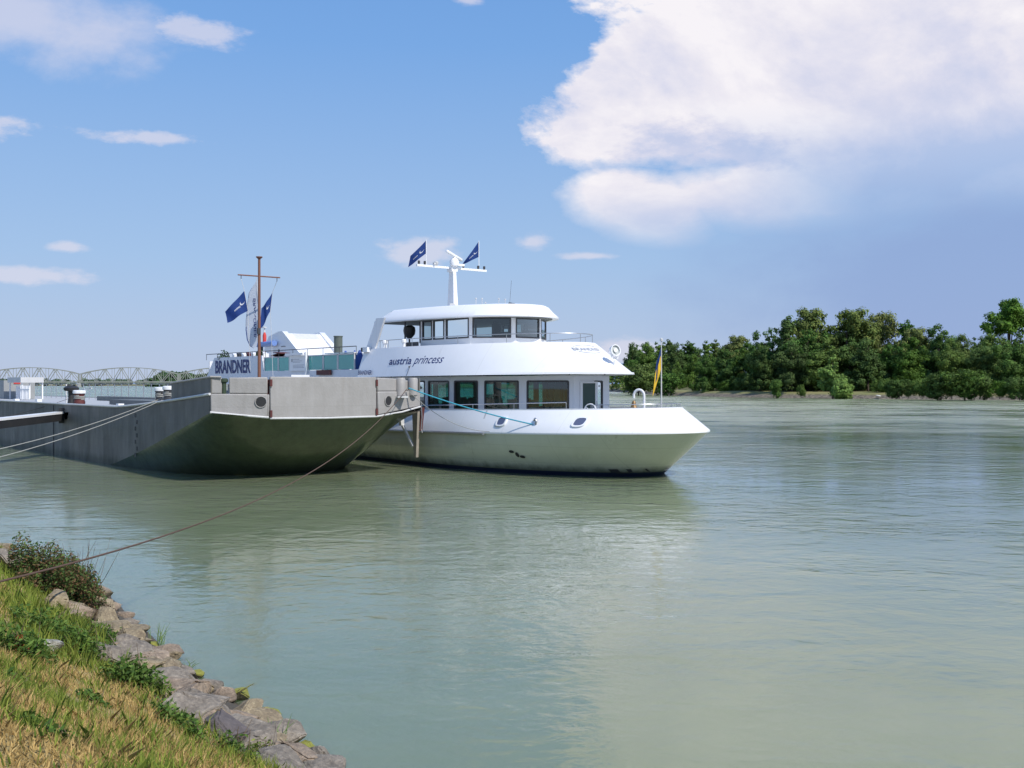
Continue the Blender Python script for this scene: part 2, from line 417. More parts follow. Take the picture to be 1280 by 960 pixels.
# lettering
def text_mesh(body, size, shear=0., space=1.0, bold=0.):
    cu = bpy.data.curves.new('t', 'FONT'); cu.body = body; cu.size = size; cu.shear = shear; cu.space_character = space; cu.offset = bold; cu.resolution_u = 3
    o = bpy.data.objects.new('t', cu); COL.objects.link(o); bpy.context.view_layer.update()
    me = bpy.data.meshes.new_from_object(o.evaluated_get(bpy.context.evaluated_depsgraph_get()))
    bpy.data.objects.remove(o); bpy.data.curves.remove(cu); return me
def letter_obj(name, body, mapf, mat, parent, w=None, h=1., shear=0., bold=.01, cuts=0):
    me = text_mesh(body, 1.0, shear, 1.0, bold)
    bm = bmesh.new(); bm.from_mesh(me)
    xs = [v.co.x for v in bm.verts]; x0, x1 = min(xs), max(xs); k = (w / (x1 - x0)) if w else 1
    for v in bm.verts: v.co = mapf((v.co.x - x0) * k, v.co.y * h)
    bm.to_mesh(me); bm.free(); me.materials.append(M[mat])
    o = bpy.data.objects.new(name, me); COL.objects.link(o); o.parent = parent; return o
def bandmap(xs, f0, off=.02):
    def g(u, v):
        x = xs + u; return bnd(x, f0 + v / 1.72, off)
    return g
letter_obj('ship_name', 'austria', bandmap(-18.9, .40), 'letter', ship, 2.15, .62, 0, .012)
letter_obj('ship_name', 'princess', bandmap(-16.55, .40), 'letter', ship, 2.35, .68, .28, .004)
MB().tube([bnd(-16.8 + .004 * i, .0 + .025 * i, .03) for i in range(15)], .010, 5).build('lamp_cable', 'dark', ship); mb = MB(); mb.lathe(bnd(-16.8, .30, .04), [(.03, -.04), (.03, .04)], 8).build('lamp', 'dark', ship)
def nose_pt(th, f, off=.02):
    def one(P_, z): c, q = abs(math.cos(th)), math.sin(th); return Vector((P_[0] - P_[1] + P_[1] * c ** (2 / P_[3]), -math.copysign(abs(q) ** (2 / P_[3]), q) * P_[2], z))
    p = one(BB, 4.78).lerp(one(BP, 6.40), f); a = one(BB, 4.78).lerp(one(BP, 6.40), f + .05) - p
    th2 = th - .03; c, q = abs(math.cos(th2)), math.sin(th2); p2 = Vector((BB[0] - BB[1] + BB[1] * c, -q * BB[2], 4.78)).lerp(Vector((BP[0] - BP[1] + BP[1] * c, -q * BP[2], 6.40)), f) - p
    n = p2.cross(a).normalized(); n = n if n.x > 0 else -n
    return p + n * off
letter_obj('company_mark', 'BRANDNER', lambda u, v: nose_pt(R(12.5 - 21 * u), .72 + v, .03), 'lettergrey', ship, 1.0, .13, 0, .005)
mb = MB()
for k in (0, 1): mb.tube([nose_pt(R(10.5 - 17 * i / 16), (.69 - .05 * math.sin(math.pi * i / 16)) if k == 0 else (.85 + .05 * math.sin(math.pi * i / 16)), .02) for i in range(17)], .014, 4)
mb.build('company_mark_lines', 'lettergrey', ship)

# wheelhouse
Q = [(-12.6, .9), (-12.6, -.9), (-14.2, -2.66), (-18.6, -2.9)]
VZ0, VZ1 = 6.80, 7.80
QW = {0: [(.16, 1.70, VZ0, VZ1)], 1: [(.25, 2.22, VZ0, VZ1)], 2: [(.18, 2.05, VZ0, VZ1), (2.3, 3.2, VZ0, VZ1), (3.4, 4.2, VZ0, VZ1)]}
for i in range(3):
    window_wall(Q[i], Q[i + 1], 6.33, 7.98, QW[i], 'white', 'glassclear', ship, name='wheelhouse_wall', rnd=.03, framemat='dark')
    if i:
        a, b = Q[i + 1], Q[i]; Ln = math.dist(a, b)
        window_wall((a[0], -a[1]), (b[0], -b[1]), 6.33, 7.98, [(Ln - s1, Ln - s0, z0, z1) for s0, s1, z0, z1 in QW[i]], 'white', 'glassclear', ship, name='wheelhouse_wall', rnd=.03, framemat='dark')
MB().box((-18.65, 0, 6.6), (.08, 5.7, .5)).box((-18.65, 0, 7.9), (.08, 5.7, .16)).box((-18.65, -1, 7.2), (.08, .1, 1.2)).box((-18.65, 1, 7.2), (.08, .1, 1.2)).box((-18.65, -2.85, 7.2), (.12, .12, 1.2)).box((-18.65, 2.85, 7.2), (.12, .12, 1.2)).build('aft_frame', 'dark', ship)
# wheelhouse furniture seen against the sky
MB().box((-13.7, 0, 6.7), (.8, 1.9, .8)).box((-14.4, 1.6, 6.8), (.6, .6, 1.0)).build('console', 'dark', ship)
for x, y in ((-14.8, -.3), (-15.0, 1.0), (-16.2, -1.9)):
    MB().box((x, y, 6.85), (.5, .5, .14)).box((x - .25, y, 7.25), (.12, .48, .75)).box((x - .27, y, 7.68), (.1, .3, .18)).bar((x, y, 6.34), (x, y, 6.8), .12).build('helm_chair', 'black', ship, bevel=.03)
MB().tube([(-16.6, -2.2, 6.4), (-16.6, -2.2, 7.9)], .04, 6).build('interior_post', 'dark', ship)
# wing station aft of the wheelhouse: side screen, fan housing, slanted strut
MB().box((-19.35, -3.45, 7.1), (.07, .07, 1.55)).box((-18.7, -3.42, 6.5), (1.3, .05, .3)).build('wing_post', 'dark', ship)
MB().loft([[(-19.75 + .34 * s * math.cos(t), -2.9 + .34 * s * math.sin(t), z) for t in [k * math.pi / 8 for k in range(16)]] for s, z in ((.3, 6.9), (.6, 7.0), (.95, 7.15), (1.05, 7.35), (.95, 7.55), (.5, 7.65))], True, True, True).tube([(-19.75, -2.9, 6.3), (-19.75, -2.9, 6.95)], .05).build('parabolic_housing', 'black', ship)
for s in (-1, 1):
    mb = MB()
    q0 = [(-22.1, 6.2), (-21.1, 6.2), (-20.0, 8.05), (-20.9, 8.05)]
    mb.loft([[(x, s * y, z) for x, z in q0] for y in (4.42, 4.30)], True, True, True, False).build('slanted_strut', 'white', ship)
    MB().box((-21.6, s * 4.62, 6.28), (.5, .25, .28)).build('side_light', 'white', ship)
    MB().box((-21.95, s * 4.66, 6.28), (.18, .18, .24)).build('side_light_lens', 'dark', ship)
# roof
RB = (-11.41, 9, 3.95, 2.2); RT = (-12.15, 8.6, 3.45, 2.3)
ra = outline(RB, -21.9, 7.84); r2 = outline(RT, -20.7, 8.52); r3 = outline((-13.6, 7.5, 2.3, 2.2), -20.0, 8.60)
MB().loft([[(x - .1, y * .96, 7.84) for x, y, z in ra], ra, [(x, y, z + .08) for x, y, z in ra], lerp(ra, r2, .5), lerp(ra, r2, .9), [(x, y, z + .03) for x, y, z in lerp(r2, r3, .1)], r3], True, True, True).build('wheelhouse_roof', 'white', ship, angle=45)
MB().loft([[(x - .3, y * .9, 7.835) for x, y, z in ra], [(x - .3, y * .9, 7.82) for x, y, z in ra]], True, True, True).build('ceiling', 'interior', ship)
# roof fittings
for i, (x, y, h) in enumerate([(-16.6, -.5, .62), (-16.3, -.3, .6), (-16.5, .1, .4), (-16.2, .4, .3), (-16.3, .9, .66), (-16.1, 1.2, .62)]):
    MB().tube([(x, y, 8.4), (x, y, 8.45 + h)], .018, 6).lathe((x, y, 8.45 + h), [(.01, 0), (.05, .02), (.05, .06), (.01, .09)], 8).build('antenna', 'pale', ship)
MB().tube([(-16.0, 1.4, 8.4), (-15.9, 1.5, 10.2)], .008, 5).build('whip_antenna', 'dark', ship)
MB().box((-12.9, -.9, 8.38), (.14, .14, .1)).box((-12.8, -.9, 8.5), (.16, .2, .2)).lathe((-12.95, -.95, 8.5), [(.06, 0), (.1, .03), (.1, .12), (.06, .14)], 10).build('deck_light', 'black', ship)
# mast with yard and radar
mz = 8.5
mast = MB().loft([[(-19.6 + a, b, z) for a, b in ((.38 * k, .16 * k), (-.30 * k, .16 * k), (-.30 * k, -.16 * k), (.38 * k, -.16 * k))] for k, z in ((1, mz), (.62, 11.0))], True, False, True, False).build('mast', 'white', ship)
MB().bar((-19.6, -2.5, 11.12), (-19.6, 2.5, 11.12), .12, .12).box((-19.6, 0, 11.05), (.5, .42, .3)).build('yard', 'white', mast)
MB().lathe((-19.4, 0, 11.2), [(.14, 0), (.26, .05), (.28, .3), (.2, .45), (.08, .5)], 14).box((-19.4, .0, 11.72), (.12, .12, .12)).box((-19.4, .35, 11.3), (.4, .5, .12)).build('radar_base', 'white', mast)
MB().box((0, 0, 0), (.16, 2.0, .17)).build('radar_scanner', 'white', mast, loc=(-19.4, 0, 11.83), rz=R(28), bevel=.05).rotation_euler.x = R(-9)
MB().lathe((-19.35, -.15, 8.4), [(.22, 0), (.22, .55), (.18, .62)], 4).build('mast_box', 'pale', mast)
for y in (-2.35, -1.95, 2.35, 1.9, .8): MB().lathe((-19.6, y, 11.18), [(.05, 0), (.05, .04), (.07, .06), (.07, .2), (.04, .22)], 8).build('signal_lamp', 'dark', mast)
MB().lathe((-19.6, -1.15, 11.2), [(.07, 0), (.12, .06), (.14, .2), (.08, .24)], 10).box((-19.5, -1.35, 11.28), (.14, .12, .12)).build('loudspeaker', 'pale', mast)
for y, h in ((-1.85, 1.5), (1.95, 1.75)):
    MB().tube([(-19.6, y, 11.15), (-19.6, y, 11.15 + h)], .022, 6).build('flagpole', 'white', mast)
# rails
def rail(name, pts, h, mid, mat='steel', parent=ship, r=.022, posts=None, post_r=.018, closed=False):
    top = [Vector(p) + Vector((0, 0, h)) for p in pts]
    mb = MB().tube(top, r, 6)
    for m_ in mid: mb.tube([Vector(p) + Vector((0, 0, m_)) for p in pts], r * .6, 5)
    o = mb.build(name, mat, parent)
    pm = MB()
    step = posts or 1
    for i in range(0, len(pts), step): pm.tube([Vector(pts[i]) - Vector((0, 0, .03)), top[i]], post_r, 6)
    pm.build('rail_posts', mat, o); return o
rp = [(x * 1.0 - .15, y * .94, z) for x, y, z in outline(BP, -21.5, zband1, 5, 9)]
rail('upper_rail', rp, .44, [], r=.024, posts=2)
for x in (-20.2, -18.2):
    MB().lathe((x, -4.25, 6.3), [(.1, 0), (.1, .28), (.16, .3), (.16, .42), (.1, .48)], 10).build('deck_vent', 'white', ship)
# searchlight on the band's nose
sp = Vector((-6.35, .35, 5.22))
MB().lathe(sp + Vector((0, 0, -.1)), [(.1, 0), (.06, .1), (.04, .35)], 10).bar(sp + Vector((0, -.22, .35)), sp + Vector((0, .22, .35)), .05).bar(sp + Vector((0, -.22, .33)), sp + Vector((0, -.22, .68)), .04).bar(sp + Vector((0, .22, .33)), sp + Vector((0, .22, .68)), .04).build('searchlight_bracket', 'white', ship)
lm = MB().lathe((0, 0, 0), [(.10, -.28), (.2, -.22), (.27, -.05), (.29, .08), (.29, .12), (.25, .12), (.23, .02)], 20).build('searchlight', 'white', ship, loc=sp + Vector((0, 0, .72)))
lm.rotation_euler = (0, R(82), R(-8))
MB().lathe((0, 0, .03), [(.22, 0), (.22, .015)], 20).build('lens', paint('lens', (.5, .52, .5), .1, .1), lm)
MB().lathe((0, 0, .09), [(.11, 0), (.11, .02)], 16).build('lens_ring', 'white', lm)
# foredeck
MB().tube([(-4.15, .15, 2.3)] + [(-4.15 - .22 * (1 - math.cos(t)), .15 - .12 * (1 - math.cos(t)), 3.75 + .28 * math.sin(t)) for t in [i * math.pi / 10 for i in range(11)]] + [(-4.59, -.09, 3.62)], .06, 10).build('bell_arch', 'white', ship)
MB().lathe((-4.59, -.09, 3.18), [(.17, 0), (.13, .08), (.1, .22), (.07, .3), (.02, .34)], 14).build('bell', 'brass', ship)
MB().tube([(-4.59, -.09, 2.9), (-4.58, -.09, 3.0), (-4.6, -.1, 3.2)], .05, 6).build('bell_rope', 'blue', ship)
MB().tube([(-2.9, 0, 2.3), (-2.9, 0, 6.3)], [.035, .022], 8).lathe((-2.9, 0, 6.28), [(.05, 0), (.07, .02), (.07, .12), (.03, .15)], 8).build('jackstaff', 'pale', ship)
rail('bow_rail', [(x + .0, y, z + .03) for x, y, z in outline((-2.6, 2.6, 2.2, 2.4), -5.3, lambda x: zb(x), 1, 5)], .18, [], r=.02)
wc = Vector((-6.0, -1.6, 3.05))
mb = MB().tube([wc + Vector((.3 * math.cos(t), .3 * math.cos(t) * .3, .3 * math.sin(t))) for t in [k * math.pi / 10 for k in range(20)]], .03, 6, True)
for k in range(3): mb.tube([wc, wc + Vector((.3 * math.cos(k * 2.1 + .5), .09 * math.cos(k * 2.1 + .5), .3 * math.sin(k * 2.1 + .5)))], .02, 5)
mb.build('winch_wheel', 'white', ship); MB().box((-6.0, -1.5, 2.6), (.6, .5, .6)).build('winch', 'white2', ship, bevel=.05)
mb = MB().tube([(-17 + i * .7, -halfy(-17 + i * .7, BT) + .28, 3.12 + .02 * i) for i in range(17)], .025, 6)
for i in range(0, 17, 4): mb.tube([(-17 + i * .7, -halfy(-17 + i * .7, BT) + .28, 2.6), (-17 + i * .7, -halfy(-17 + i * .7, BT) + .28, 3.12 + .02 * i)], .02, 6)
mb.build('side_rail', 'steel', ship)

# aft upper deck
MB().box((-33.5, 0, 4.66), (23.0, 9.6, .10)).build('aft_deck', 'deck', ship)
mb = MB()
for s in (-1, 1):
    mb.loft([[(-44.9, s * 4.85, 4.3), (XB, s * 4.98, 4.3), (XB, s * 4.86, 5.15), (-22.9, s * 4.86, 5.15), (-34.7, s * 4.86, 5.15), (-34.9, s * 4.85, 6.22), (-42.9, s * 4.85, 6.22)],
             [(-44.9, s * 4.78, 4.3), (XB, s * 4.9, 4.3), (XB, s * 4.78, 5.15), (-22.9, s * 4.78, 5.15), (-34.7, s * 4.78, 5.15), (-34.9, s * 4.77, 6.22), (-42.9, s * 4.77, 6.22)]], True, False, False, False)
    o = len(mb.v) - 14
    mb.f += [(o, o + 1, o + 2, o + 3, o + 4, o + 5, o + 6), (o + 7, o + 8, o + 9, o + 10, o + 11, o + 12, o + 13)]; mb.sm += [False, False]
mb.box((-44.2, 0, 5.2), (.1, 9.4, 1.6)).build('aft_bulwark', 'white2', ship)
# closing quarter of the band at its aft end
mb = MB()
for s in (-1, 1): mb.loft([[(XB - .25, s * 4.93, 4.7), (XB + .2, s * 4.93, 4.7), (XB + .2, s * 4.5, 6.33), (XB + .0, s * 4.5, 6.33)], [(XB - .25, s * 4.8, 4.7), (XB + .2, s * 4.8, 4.7), (XB + .2, s * 4.36, 6.33), (XB + .0, s * 4.36, 6.33)]], True, True, True, False)
mb.build('band_end', 'white', ship)
letter_obj('company_name', 'BRANDNER', lambda u, v: Vector((-42.7 + u, -4.875, 5.10 + v)), 'letter', ship, 6.0, 1.27, 0, .03)
letter_obj('company_name', 'BRANDNER', lambda u, v: Vector((-21.9 + u, -5.02 + .10 * (v), 4.84 + v)), 'letter', ship, 1.5, .34, 0, .02)
# glazed deck screens
xs = [-34.6, -32.5, -30.9, -28.4, -26.4, -24.6, -22.6]
for s in (-1, 1):
    for a, b in zip(xs, xs[1:]):
        wf = MB().box((a + .06, s * 4.82, 5.62), (.12, .07, .92)).box(((a + b) / 2, s * 4.82, 6.06), (b - a, .07, .06)).box((b - .04, s * 4.82, 5.62), (.05, .07, .92)).build('deck_screen', 'pale', ship)
        MB().box(((a + b) / 2, s * 4.82, 5.6), (b - a - .2, .012, .86)).build('pane', 'glassteal', wf)
rp = [(-44.4 + i * 2.0, -4.84, 6.1) for i in range(12)]
rail('aft_rail', rp, .40, [], 'dark', ship, r=.028)
rail('aft_rail', [(x, -y, z) for x, y, z in rp], .40, [], 'dark', ship, r=.028)
MB().box((-29.6, -4.9, 5.62), (2.2, .06, .98)).build('notice_board', 'white', ship)
mb = MB()
for k, (w, z) in enumerate(((.9, 5.86), (1.2, 5.76), (1.0, 5.68), (1.5, 5.5), (1.4, 5.42), (1.5, 5.34))): mb.box((-29.9 + w / 2 - .3, -4.935, z), (w, .006, .025))
mb.box((-30.35, -4.935, 5.8), (.16, .006, .2)).build('notice_print', 'lettergrey', ship)
MB().box((-29.6, -5.0, 6.2), (2.4, .4, .12), (0, 0, 0)).build('notice_canopy', 'white', ship)
MB().bar((-28.3, -5.0, 4.4), (-28.3, -5.0, 6.3), .12).build('support_post', 'white', ship)
MB().box((-26.0, -5.0, 5.0), (1.7, .12, .3)).build('rubber_panel', 'redbrown', ship)
MB().box((-25.5, -3.8, 6.18), (3.6, .9, .06)).build('awning', 'white', ship)
for x, w in ((-25.3, .5), (-23.6, .6), (-24.2, .4)):
    MB().lathe((x, -3.9, 4.72), [(w * .3, 0), (w * .5, .4), (w * .45, 1.1), (w * .1, 1.6)], 10).build('folded_parasol', 'blue', ship)
for x, y in ((-33.6, -3.9), (-31.6, -3.8), (-27.2, -4.0), (-26.2, -4.0)):
    MB().box((x, y, 5.3), (.7, .5, .06)).bar((x, y, 4.7), (x, y, 5.3), .08).box((x - .5, y, 5.1), (.06, .45, .7)).box((x - .3, y, 5.0), (.4, .45, .06)).build('deck_furniture', 'teal', ship)
MB().lathe((-33.2, 0, 4.7), [(.30, 0), (.30, 2.85), (.33, 2.86), (.33, 2.92)], 14).build('exhaust_stack', paint('stack', (.12, .14, .12), .5, .3), ship)
# funnel: boxy housing with two sloping white cheeks and a recessed ramp
pf = [(-41.4, 5.0), (-41.2, 7.0), (-40.5, 7.8), (-38.9, 8.1), (-38.3, 8.1), (-34.2, 5.6), (-33.9, 5.0)]
mb = MB()
for y0, y1 in ((-1.7, -1.3), (1.3, 1.7)): mb.loft([[(x, y, z) for x, z in pf] for y in (y0, y1)], True, True, True, False)
mb.build('funnel_cheeks', 'white', ship)
pf2 = [(-41.2, 5.0), (-41.1, 7.0), (-40.5, 7.6), (-38.9, 7.9), (-38.2, 7.95), (-34.6, 5.55), (-34.5, 5.0)]
MB().loft([[(x, y, z) for x, z in pf2] for y in (-1.29, 1.29)], True, True, True, False).build('funnel_core', 'white2', ship)
MB().box((-37.9, 0, 7.72), (.7, 1.9, .06), (0, R(33), 0)).build('funnel_grille', 'pale', ship)
MB().box((-38.8, -1.72, 6.6), (.16, .04, .4)).box((-38.1, -1.72, 7.0), (.7, .02, .04)).build('funnel_handle', 'dark', ship)
MB().tube([(-42.9, -1.4, 7.25), (-38.9, -2.0, 7.25)], .2, 12).build('slide_tube', 'paleblue', ship)
MB().tube([(-41.9, -1.6, 6.75), (-41.9, -1.6, 7.1)], .12, 8).build('slide_clamp', 'dark', ship)
MB().tube([(-41.4, -1.6, 7.4), (-41.4, -1.6, 8.3)], .05, 6).lathe((-41.4, -1.6, 7.4), [(.13, 0), (.14, .5), (.06, .75)], 10).build('marker_buoy', 'red', ship)
MB().lathe((-41.4, -1.6, 8.05), [(.07, 0), (.05, .4), (.16, .41), (.16, .5)], 10).build('marker_tip', 'pale', ship)
for s, k in ((-4.6, 0), (-4.0, 1), (-3.4, 0)):
    pass
for x, y, r_ in ((-42.0, -4.5, .45), (-36.0, -4.4, .35)):
    pot = MB().lathe((x, y, 5.75), [(.22, 0), (.3, .3)], 10).build('planter', 'dark', ship)
    mb = MB()
    for k in range(160):
        d = Vector((random.gauss(0, 1), random.gauss(0, 1), random.gauss(0, 1))).normalized() * r_ * random.uniform(.4, 1.1)
        c = Vector((x, y, 6.28)) + d; a = Vector((random.uniform(-1, 1), random.uniform(-1, 1), random.uniform(-1, 1))).normalized() * .08; b = a.orthogonal().normalized() * .05
        mb.add([c - a, c + b, c + a, c - b], [(0, 1, 2, 3)])
    mb.build('leaves', 'leafplant', pot)
for i in range(7):
    x = -40.6 + i * .8
    m_ = ['white', 'dark', 'white', 'redbrown', 'white', 'dark', 'white'][i]
    MB().box((x, -4.2, 6.15), (.35, .4, .5)).box((x - .2, -4.2, 6.42), (.3, .3, .12), (0, R(20), 0)).build('deck_chair', m_, ship)
MB().box((-34.6, -3.6, 6.15), (1.1, .8, .05), (0, R(10), 0)).box((-34.8, -3.6, 6.3), (1.2, .8, .05), (0, R(-8), 0)).box((-34.5, -3.6, 6.42), (1.0, .8, .05), (0, R(5), 0)).build('stacked_loungers', 'redbrown', ship)
MB().loft([[(-45.4, y, z) for y, z in ((-4.6, 2.3), (4.6, 2.3), (4.6, 4.6), (-4.6, 4.6))], [(-44.9, y, z) for y, z in ((-4.6, 2.3), (4.6, 2.3), (4.6, 4.6), (-4.6, 4.6))]], True, True, True, False).build('stern_wall', 'white2', ship)

# ------------------------------------------------------------------ BARGE
YC, HB = -.3, 5.4
def tab(z, T):
    for (a, b), (c, d) in zip(T, T[1:]):
        if z <= c: return b + (d - b) * max(0, (z - a)) / (c - a)
    return T[-1][1]
chine = lambda z: tab(z, [(-1, -17), (0, -13.5), (.3, -11.8), (1.25, -7.4), (2.1, -4), (3.05, -.05)])
nosez = lambda z: tab(z, [(-1, -5.5), (0, -2.6), (1, -1.0), (2.2, .4), (3.05, .8)])
expz = lambda z: tab(z, [(-1, 2), (0, 2.1), (2, 2.4), (3.05, 3.2)])
XA = -82
zd = lambda x: 3.12 + .75 * max(0, min(1, (x + 12.5) / 12.5)) ** 1.25
LV = [-1, -.4, 0, .25, .6, 1.0, 1.5, 2.0, 2.5, 3.05]
rings = []
for z in LV:
    a = nosez(z) - chine(z); r = []
    for i in range(41):
        th = math.pi / 2 * (1 - i / 20); c, s = abs(math.cos(th)), math.sin(th); n = expz(z)
        y = -math.copysign(abs(s) ** (2 / n), s) * HB
        u = c; y2 = -math.copysign(HB * (1 - .21 * u) * max(0, 1 - u ** 5) ** .4, s); wq = min(1, max(0, z / 3.05)) ** 4
        if i in (0, 40): y2 = y
        y = y2 * (1 - wq) + y * wq; u = u * (1 - wq) + (c ** (2 / n)) * wq
        zz = z - (.28 * (1 - (abs(y) / HB) ** 2) if z > 3 else 0)
        r.append((chine(z) + a * u, YC + y, zz))
    rings.append(r)
MB().loft(rings, False).build('bow_rake', 'rakeshade', barge, angle=60)
mb = MB()
for s in (-1, 1):
    ys = YC + s * HB
    xsb = [XA, -60, -40, -25]
    fr = [[(x, ys, z) for z in LV] for x in xsb]
    rows = [[(XA, ys, z) for z in LV]] + [[(XA + (chine(z) - XA) * f, ys, z) for z in LV] for f in (.3, .6, .9, 1.)]
    mb.loft(rows, False, smooth=False)
    nst = 24; top = []
    rowA = [(XA + (-.05 - XA) * (1 - (1 - i / nst) ** 2.2), ys, 3.05) for i in range(nst + 1)]
    rowB = [(x, ys, zd(x)) for x, _, _ in rowA]
    mb.loft([rowA, rowB], False, smooth=False)
mb.box((XA, YC, 1.2), (.1, 2 * HB, 3.8))
mb.build('hull_side', 'grey', barge)
mb = MB(); nst = 30
rows = []
for i in range(nst + 1):
    x = XA + (0 - XA) * (1 - (1 - i / nst) ** 2); z = zd(x) - .03
    rows.append([(x, YC - HB + .02, z), (x, YC + HB - .02, z)])
mb.loft(rows, False, smooth=False); mb.build('deck', 'deck', barge)
MB().tube([(XA + (0 - XA) * (i / 60), YC - HB - .03, zd(XA + (0 - XA) * (i / 60)) - .0) for i in range(61)], .06, 6).build('gunwale', 'pale', barge)
# blunt bow plates
A, B, C_, D = (0.0, YC - HB), (.95, -3.5), (.95, 2.1), (0.0, YC + HB)
ztop = 4.6
def plate(P0, P1, zlo0, zlo1, zt0, zt1, th=.12, off=0., mb=None, split=8):
    mb = mb or MB(); P0 = Vector((*P0, 0)); P1 = Vector((*P1, 0)); d = (P1 - P0).normalized(); n = Vector((-d.y, d.x, 0)) * -1
    vs = []
    for o in (off, off - th):
        vs += [P0 + n * o + Vector((0, 0, zlo0)), P1 + n * o + Vector((0, 0, zlo1)), P1 + n * o + Vector((0, 0, zt1)), P0 + n * o + Vector((0, 0, zt0))]
    mb.add(vs, [(0, 1, 2, 3), (7, 6, 5, 4), (0, 4, 5, 1), (1, 5, 6, 2), (2, 6, 7, 3), (3, 7, 4, 0)]); return mb
def on(P0, P1, f): return (P0[0] + (P1[0] - P0[0]) * f, P0[1] + (P1[1] - P0[1]) * f)
mb = MB()
plate(A, B, 3.06, 2.86, 3.88, 3.86, .2, 0, mb)
plate(on(A, B, .0), on(A, B, .20), 3.88, 3.88, 4.58, 4.58, .2, -.03, mb); plate(on(A, B, .32), B, 3.88, 3.86, 4.58, 4.6, .2, -.03, mb)
plate(B, on(B, C_, .018), 2.86, 2.86, 3.85, 3.85, .2, -.0, mb)
mb.build('bow_plate', 'greyface', barge, bevel=.05)
MB().lathe((on(A, B, .26)[0] - .15, on(A, B, .26)[1], 3.85), [(.10, 0), (.10, .5), (.17, .55), (.17, .66), (.1, .7)], 12).build('bollard', 'bollgreen', barge)
plate(on(B, C_, .022), on(B, C_, .978), 2.82, 2.78, 4.62, 4.62, .16, .03).build('bow_ramp', 'greyface', barge, bevel=.03)
plate(on(B, C_, .0), on(B, C_, 1), 2.84, 2.8, 4.5, 4.5, .1, -.16).build('ramp_backing', 'redbrown', barge)
mb = MB(); plate(C_, D, 2.84, 3.2, 3.95, 3.95, .2, 0, mb); plate(C_, on(C_, D, .55), 3.95, 3.95, 4.6, 4.55, .2, -.03, mb); plate(on(C_, D, .55), D, 3.95, 3.95, 4.5, 4.45, .2, -.12, mb)
mb.build('bow_plate', 'greyface', barge, bevel=.05)
MB().tube([(.97, -3.4, 2.8), (1.0, -.7, 2.76), (.97, 2.0, 2.78), (.5, 3.7, 2.95), (.06, 5.05, 3.18)], .045, 8).tube([(.95, -3.45, 2.84), (.5, -4.6, 2.95), (.02, -5.72, 3.08)], .05, 8).build('lip_pipe', 'pale', barge)
mb = MB()
for y in (-3.37, 1.98):
    for z in (3.0, 4.35): mb.box((1.0, y, z), (.1, .1, .3))
mb.build('hinges', 'redbrown', barge)
def facept(P0, P1, f, z, off=.03):
    P0 = Vector((*P0, 0)); P1 = Vector((*P1, 0)); d = (P1 - P0).normalized(); n = Vector((d.y, -d.x, 0))
    return P0 + (P1 - P0) * f + n * off + Vector((0, 0, z)), d, n
for P0, P1, f in ((A, B, .88), (C_, D, .22)):
    c, d, n = facept(P0, P1, f, 3.52 if P0 == A else 3.5)
    if n.x < 0: n = -n; c = c + n * .06
    ring = MB().tube([c + d * (.24 * math.cos(t)) + Vector((0, 0, .24 * math.sin(t))) for t in [k * math.pi / 12 for k in range(24)]], .022, 6, True).build('hawse_ring', 'greyface', barge)
    m_ = MB(); m_.add([c + n * .004 + d * (.21 * math.cos(t)) + Vector((0, 0, .21 * math.sin(t))) for t in [k * math.pi / 12 for k in range(24)]], [tuple(range(24))]); m_.build('hawse_hole', 'black', ring)
# twin rollers on the outer corner
for f in (.50, .80):
    c, d, n = facept(C_, D, f, 3.72)
    MB().lathe(c + Vector((.0, 0, 0)), [(.2, 0), (.24, .04), (.24, .82), (.2, .88)], 18).build('corner_roller', 'greyface', barge)
MB().box((.55, 3.6, 3.68), (.5, .9, .08), (0, 0, R(72))).build('roller_shelf', 'pale', barge)
# side bulwarks at the bow
for s in (-1, 1):
    mb = MB(); ys = YC + s * (HB - .05)
    rows = []
    for i in range(9):
        x = -4.6 + 4.6 * i / 8; zt = 4.33 + .26 * i / 8 + (.0 if i else 0)
        rows.append([(x, ys - .05 * s, zd(x)), (x, ys + .03 * s, zd(x)), (x, ys + .03 * s, zt), (x, ys - .05 * s, zt)])
    mb.loft(rows, True, True, True, False)
    mb.build('bow_bulwark', 'grey', barge)
MB().tube([(-4.6 + 4.6 * i / 8, YC - HB + .02, 4.35 + .26 * i / 8) for i in range(9)] + [(.2, YC - HB + .4, 4.6)], .05, 6).build('bulwark_cap', 'greyface', barge)
for i in range(7): MB().box((-9.3 + (.09 if i % 2 else -.12), YC - HB - .012, .75 + i * .33), (.16 + .06 * (i % 3 == 0), .01, .2)).build('draught_mark', 'black', barge)
MB().box((-24, YC - HB - .02, 1.5), (.04, .03, 3.0)).box((-45, YC - HB - .02, 1.5), (.04, .03, 3.0)).build('hull_seam', 'dark', barge)
# fittings on deck
def barrel(x, y, z, r, h, mats, name='bollard'):
    a = MB().lathe((x, y, z), [(r * .95, 0), (r, h * .15), (r * .82, h * .4), (r * .82, h * .6), (r, h * .78)], 18).build(name, mats[0], barge)
    MB().lathe((x, y, z + h * .78), [(r * 1.12, 0), (r * 1.15, h * .05), (r * 1.12, h * .2), (r * .9, h * .24)], 18).build('cap', mats[1], a)
    MB().tube([(x + r * .9 * math.cos(t), y + r * .9 * math.sin(t), z + h * (.35 + .015 * t)) for t in [k * .5 for k in range(38)]], .035, 5).build('rope_turns', 'ropegrey', a)
for x in (-7.3, -6.2): barrel(x, -5.2, zd(x) - .02, .27, .78, ('dark', 'white'))
barrel(-21.2, -5.0, 3.1, .33, .82, ('redbrown', 'white'))
MB().lathe((-23.2, -4.9, 3.1), [(.22, 0), (.18, .3), (.18, .75), (.42, .8), (.46, .95), (.3, 1.08), (.1, 1.1)], 16).build('mushroom_vent', 'black', barge)
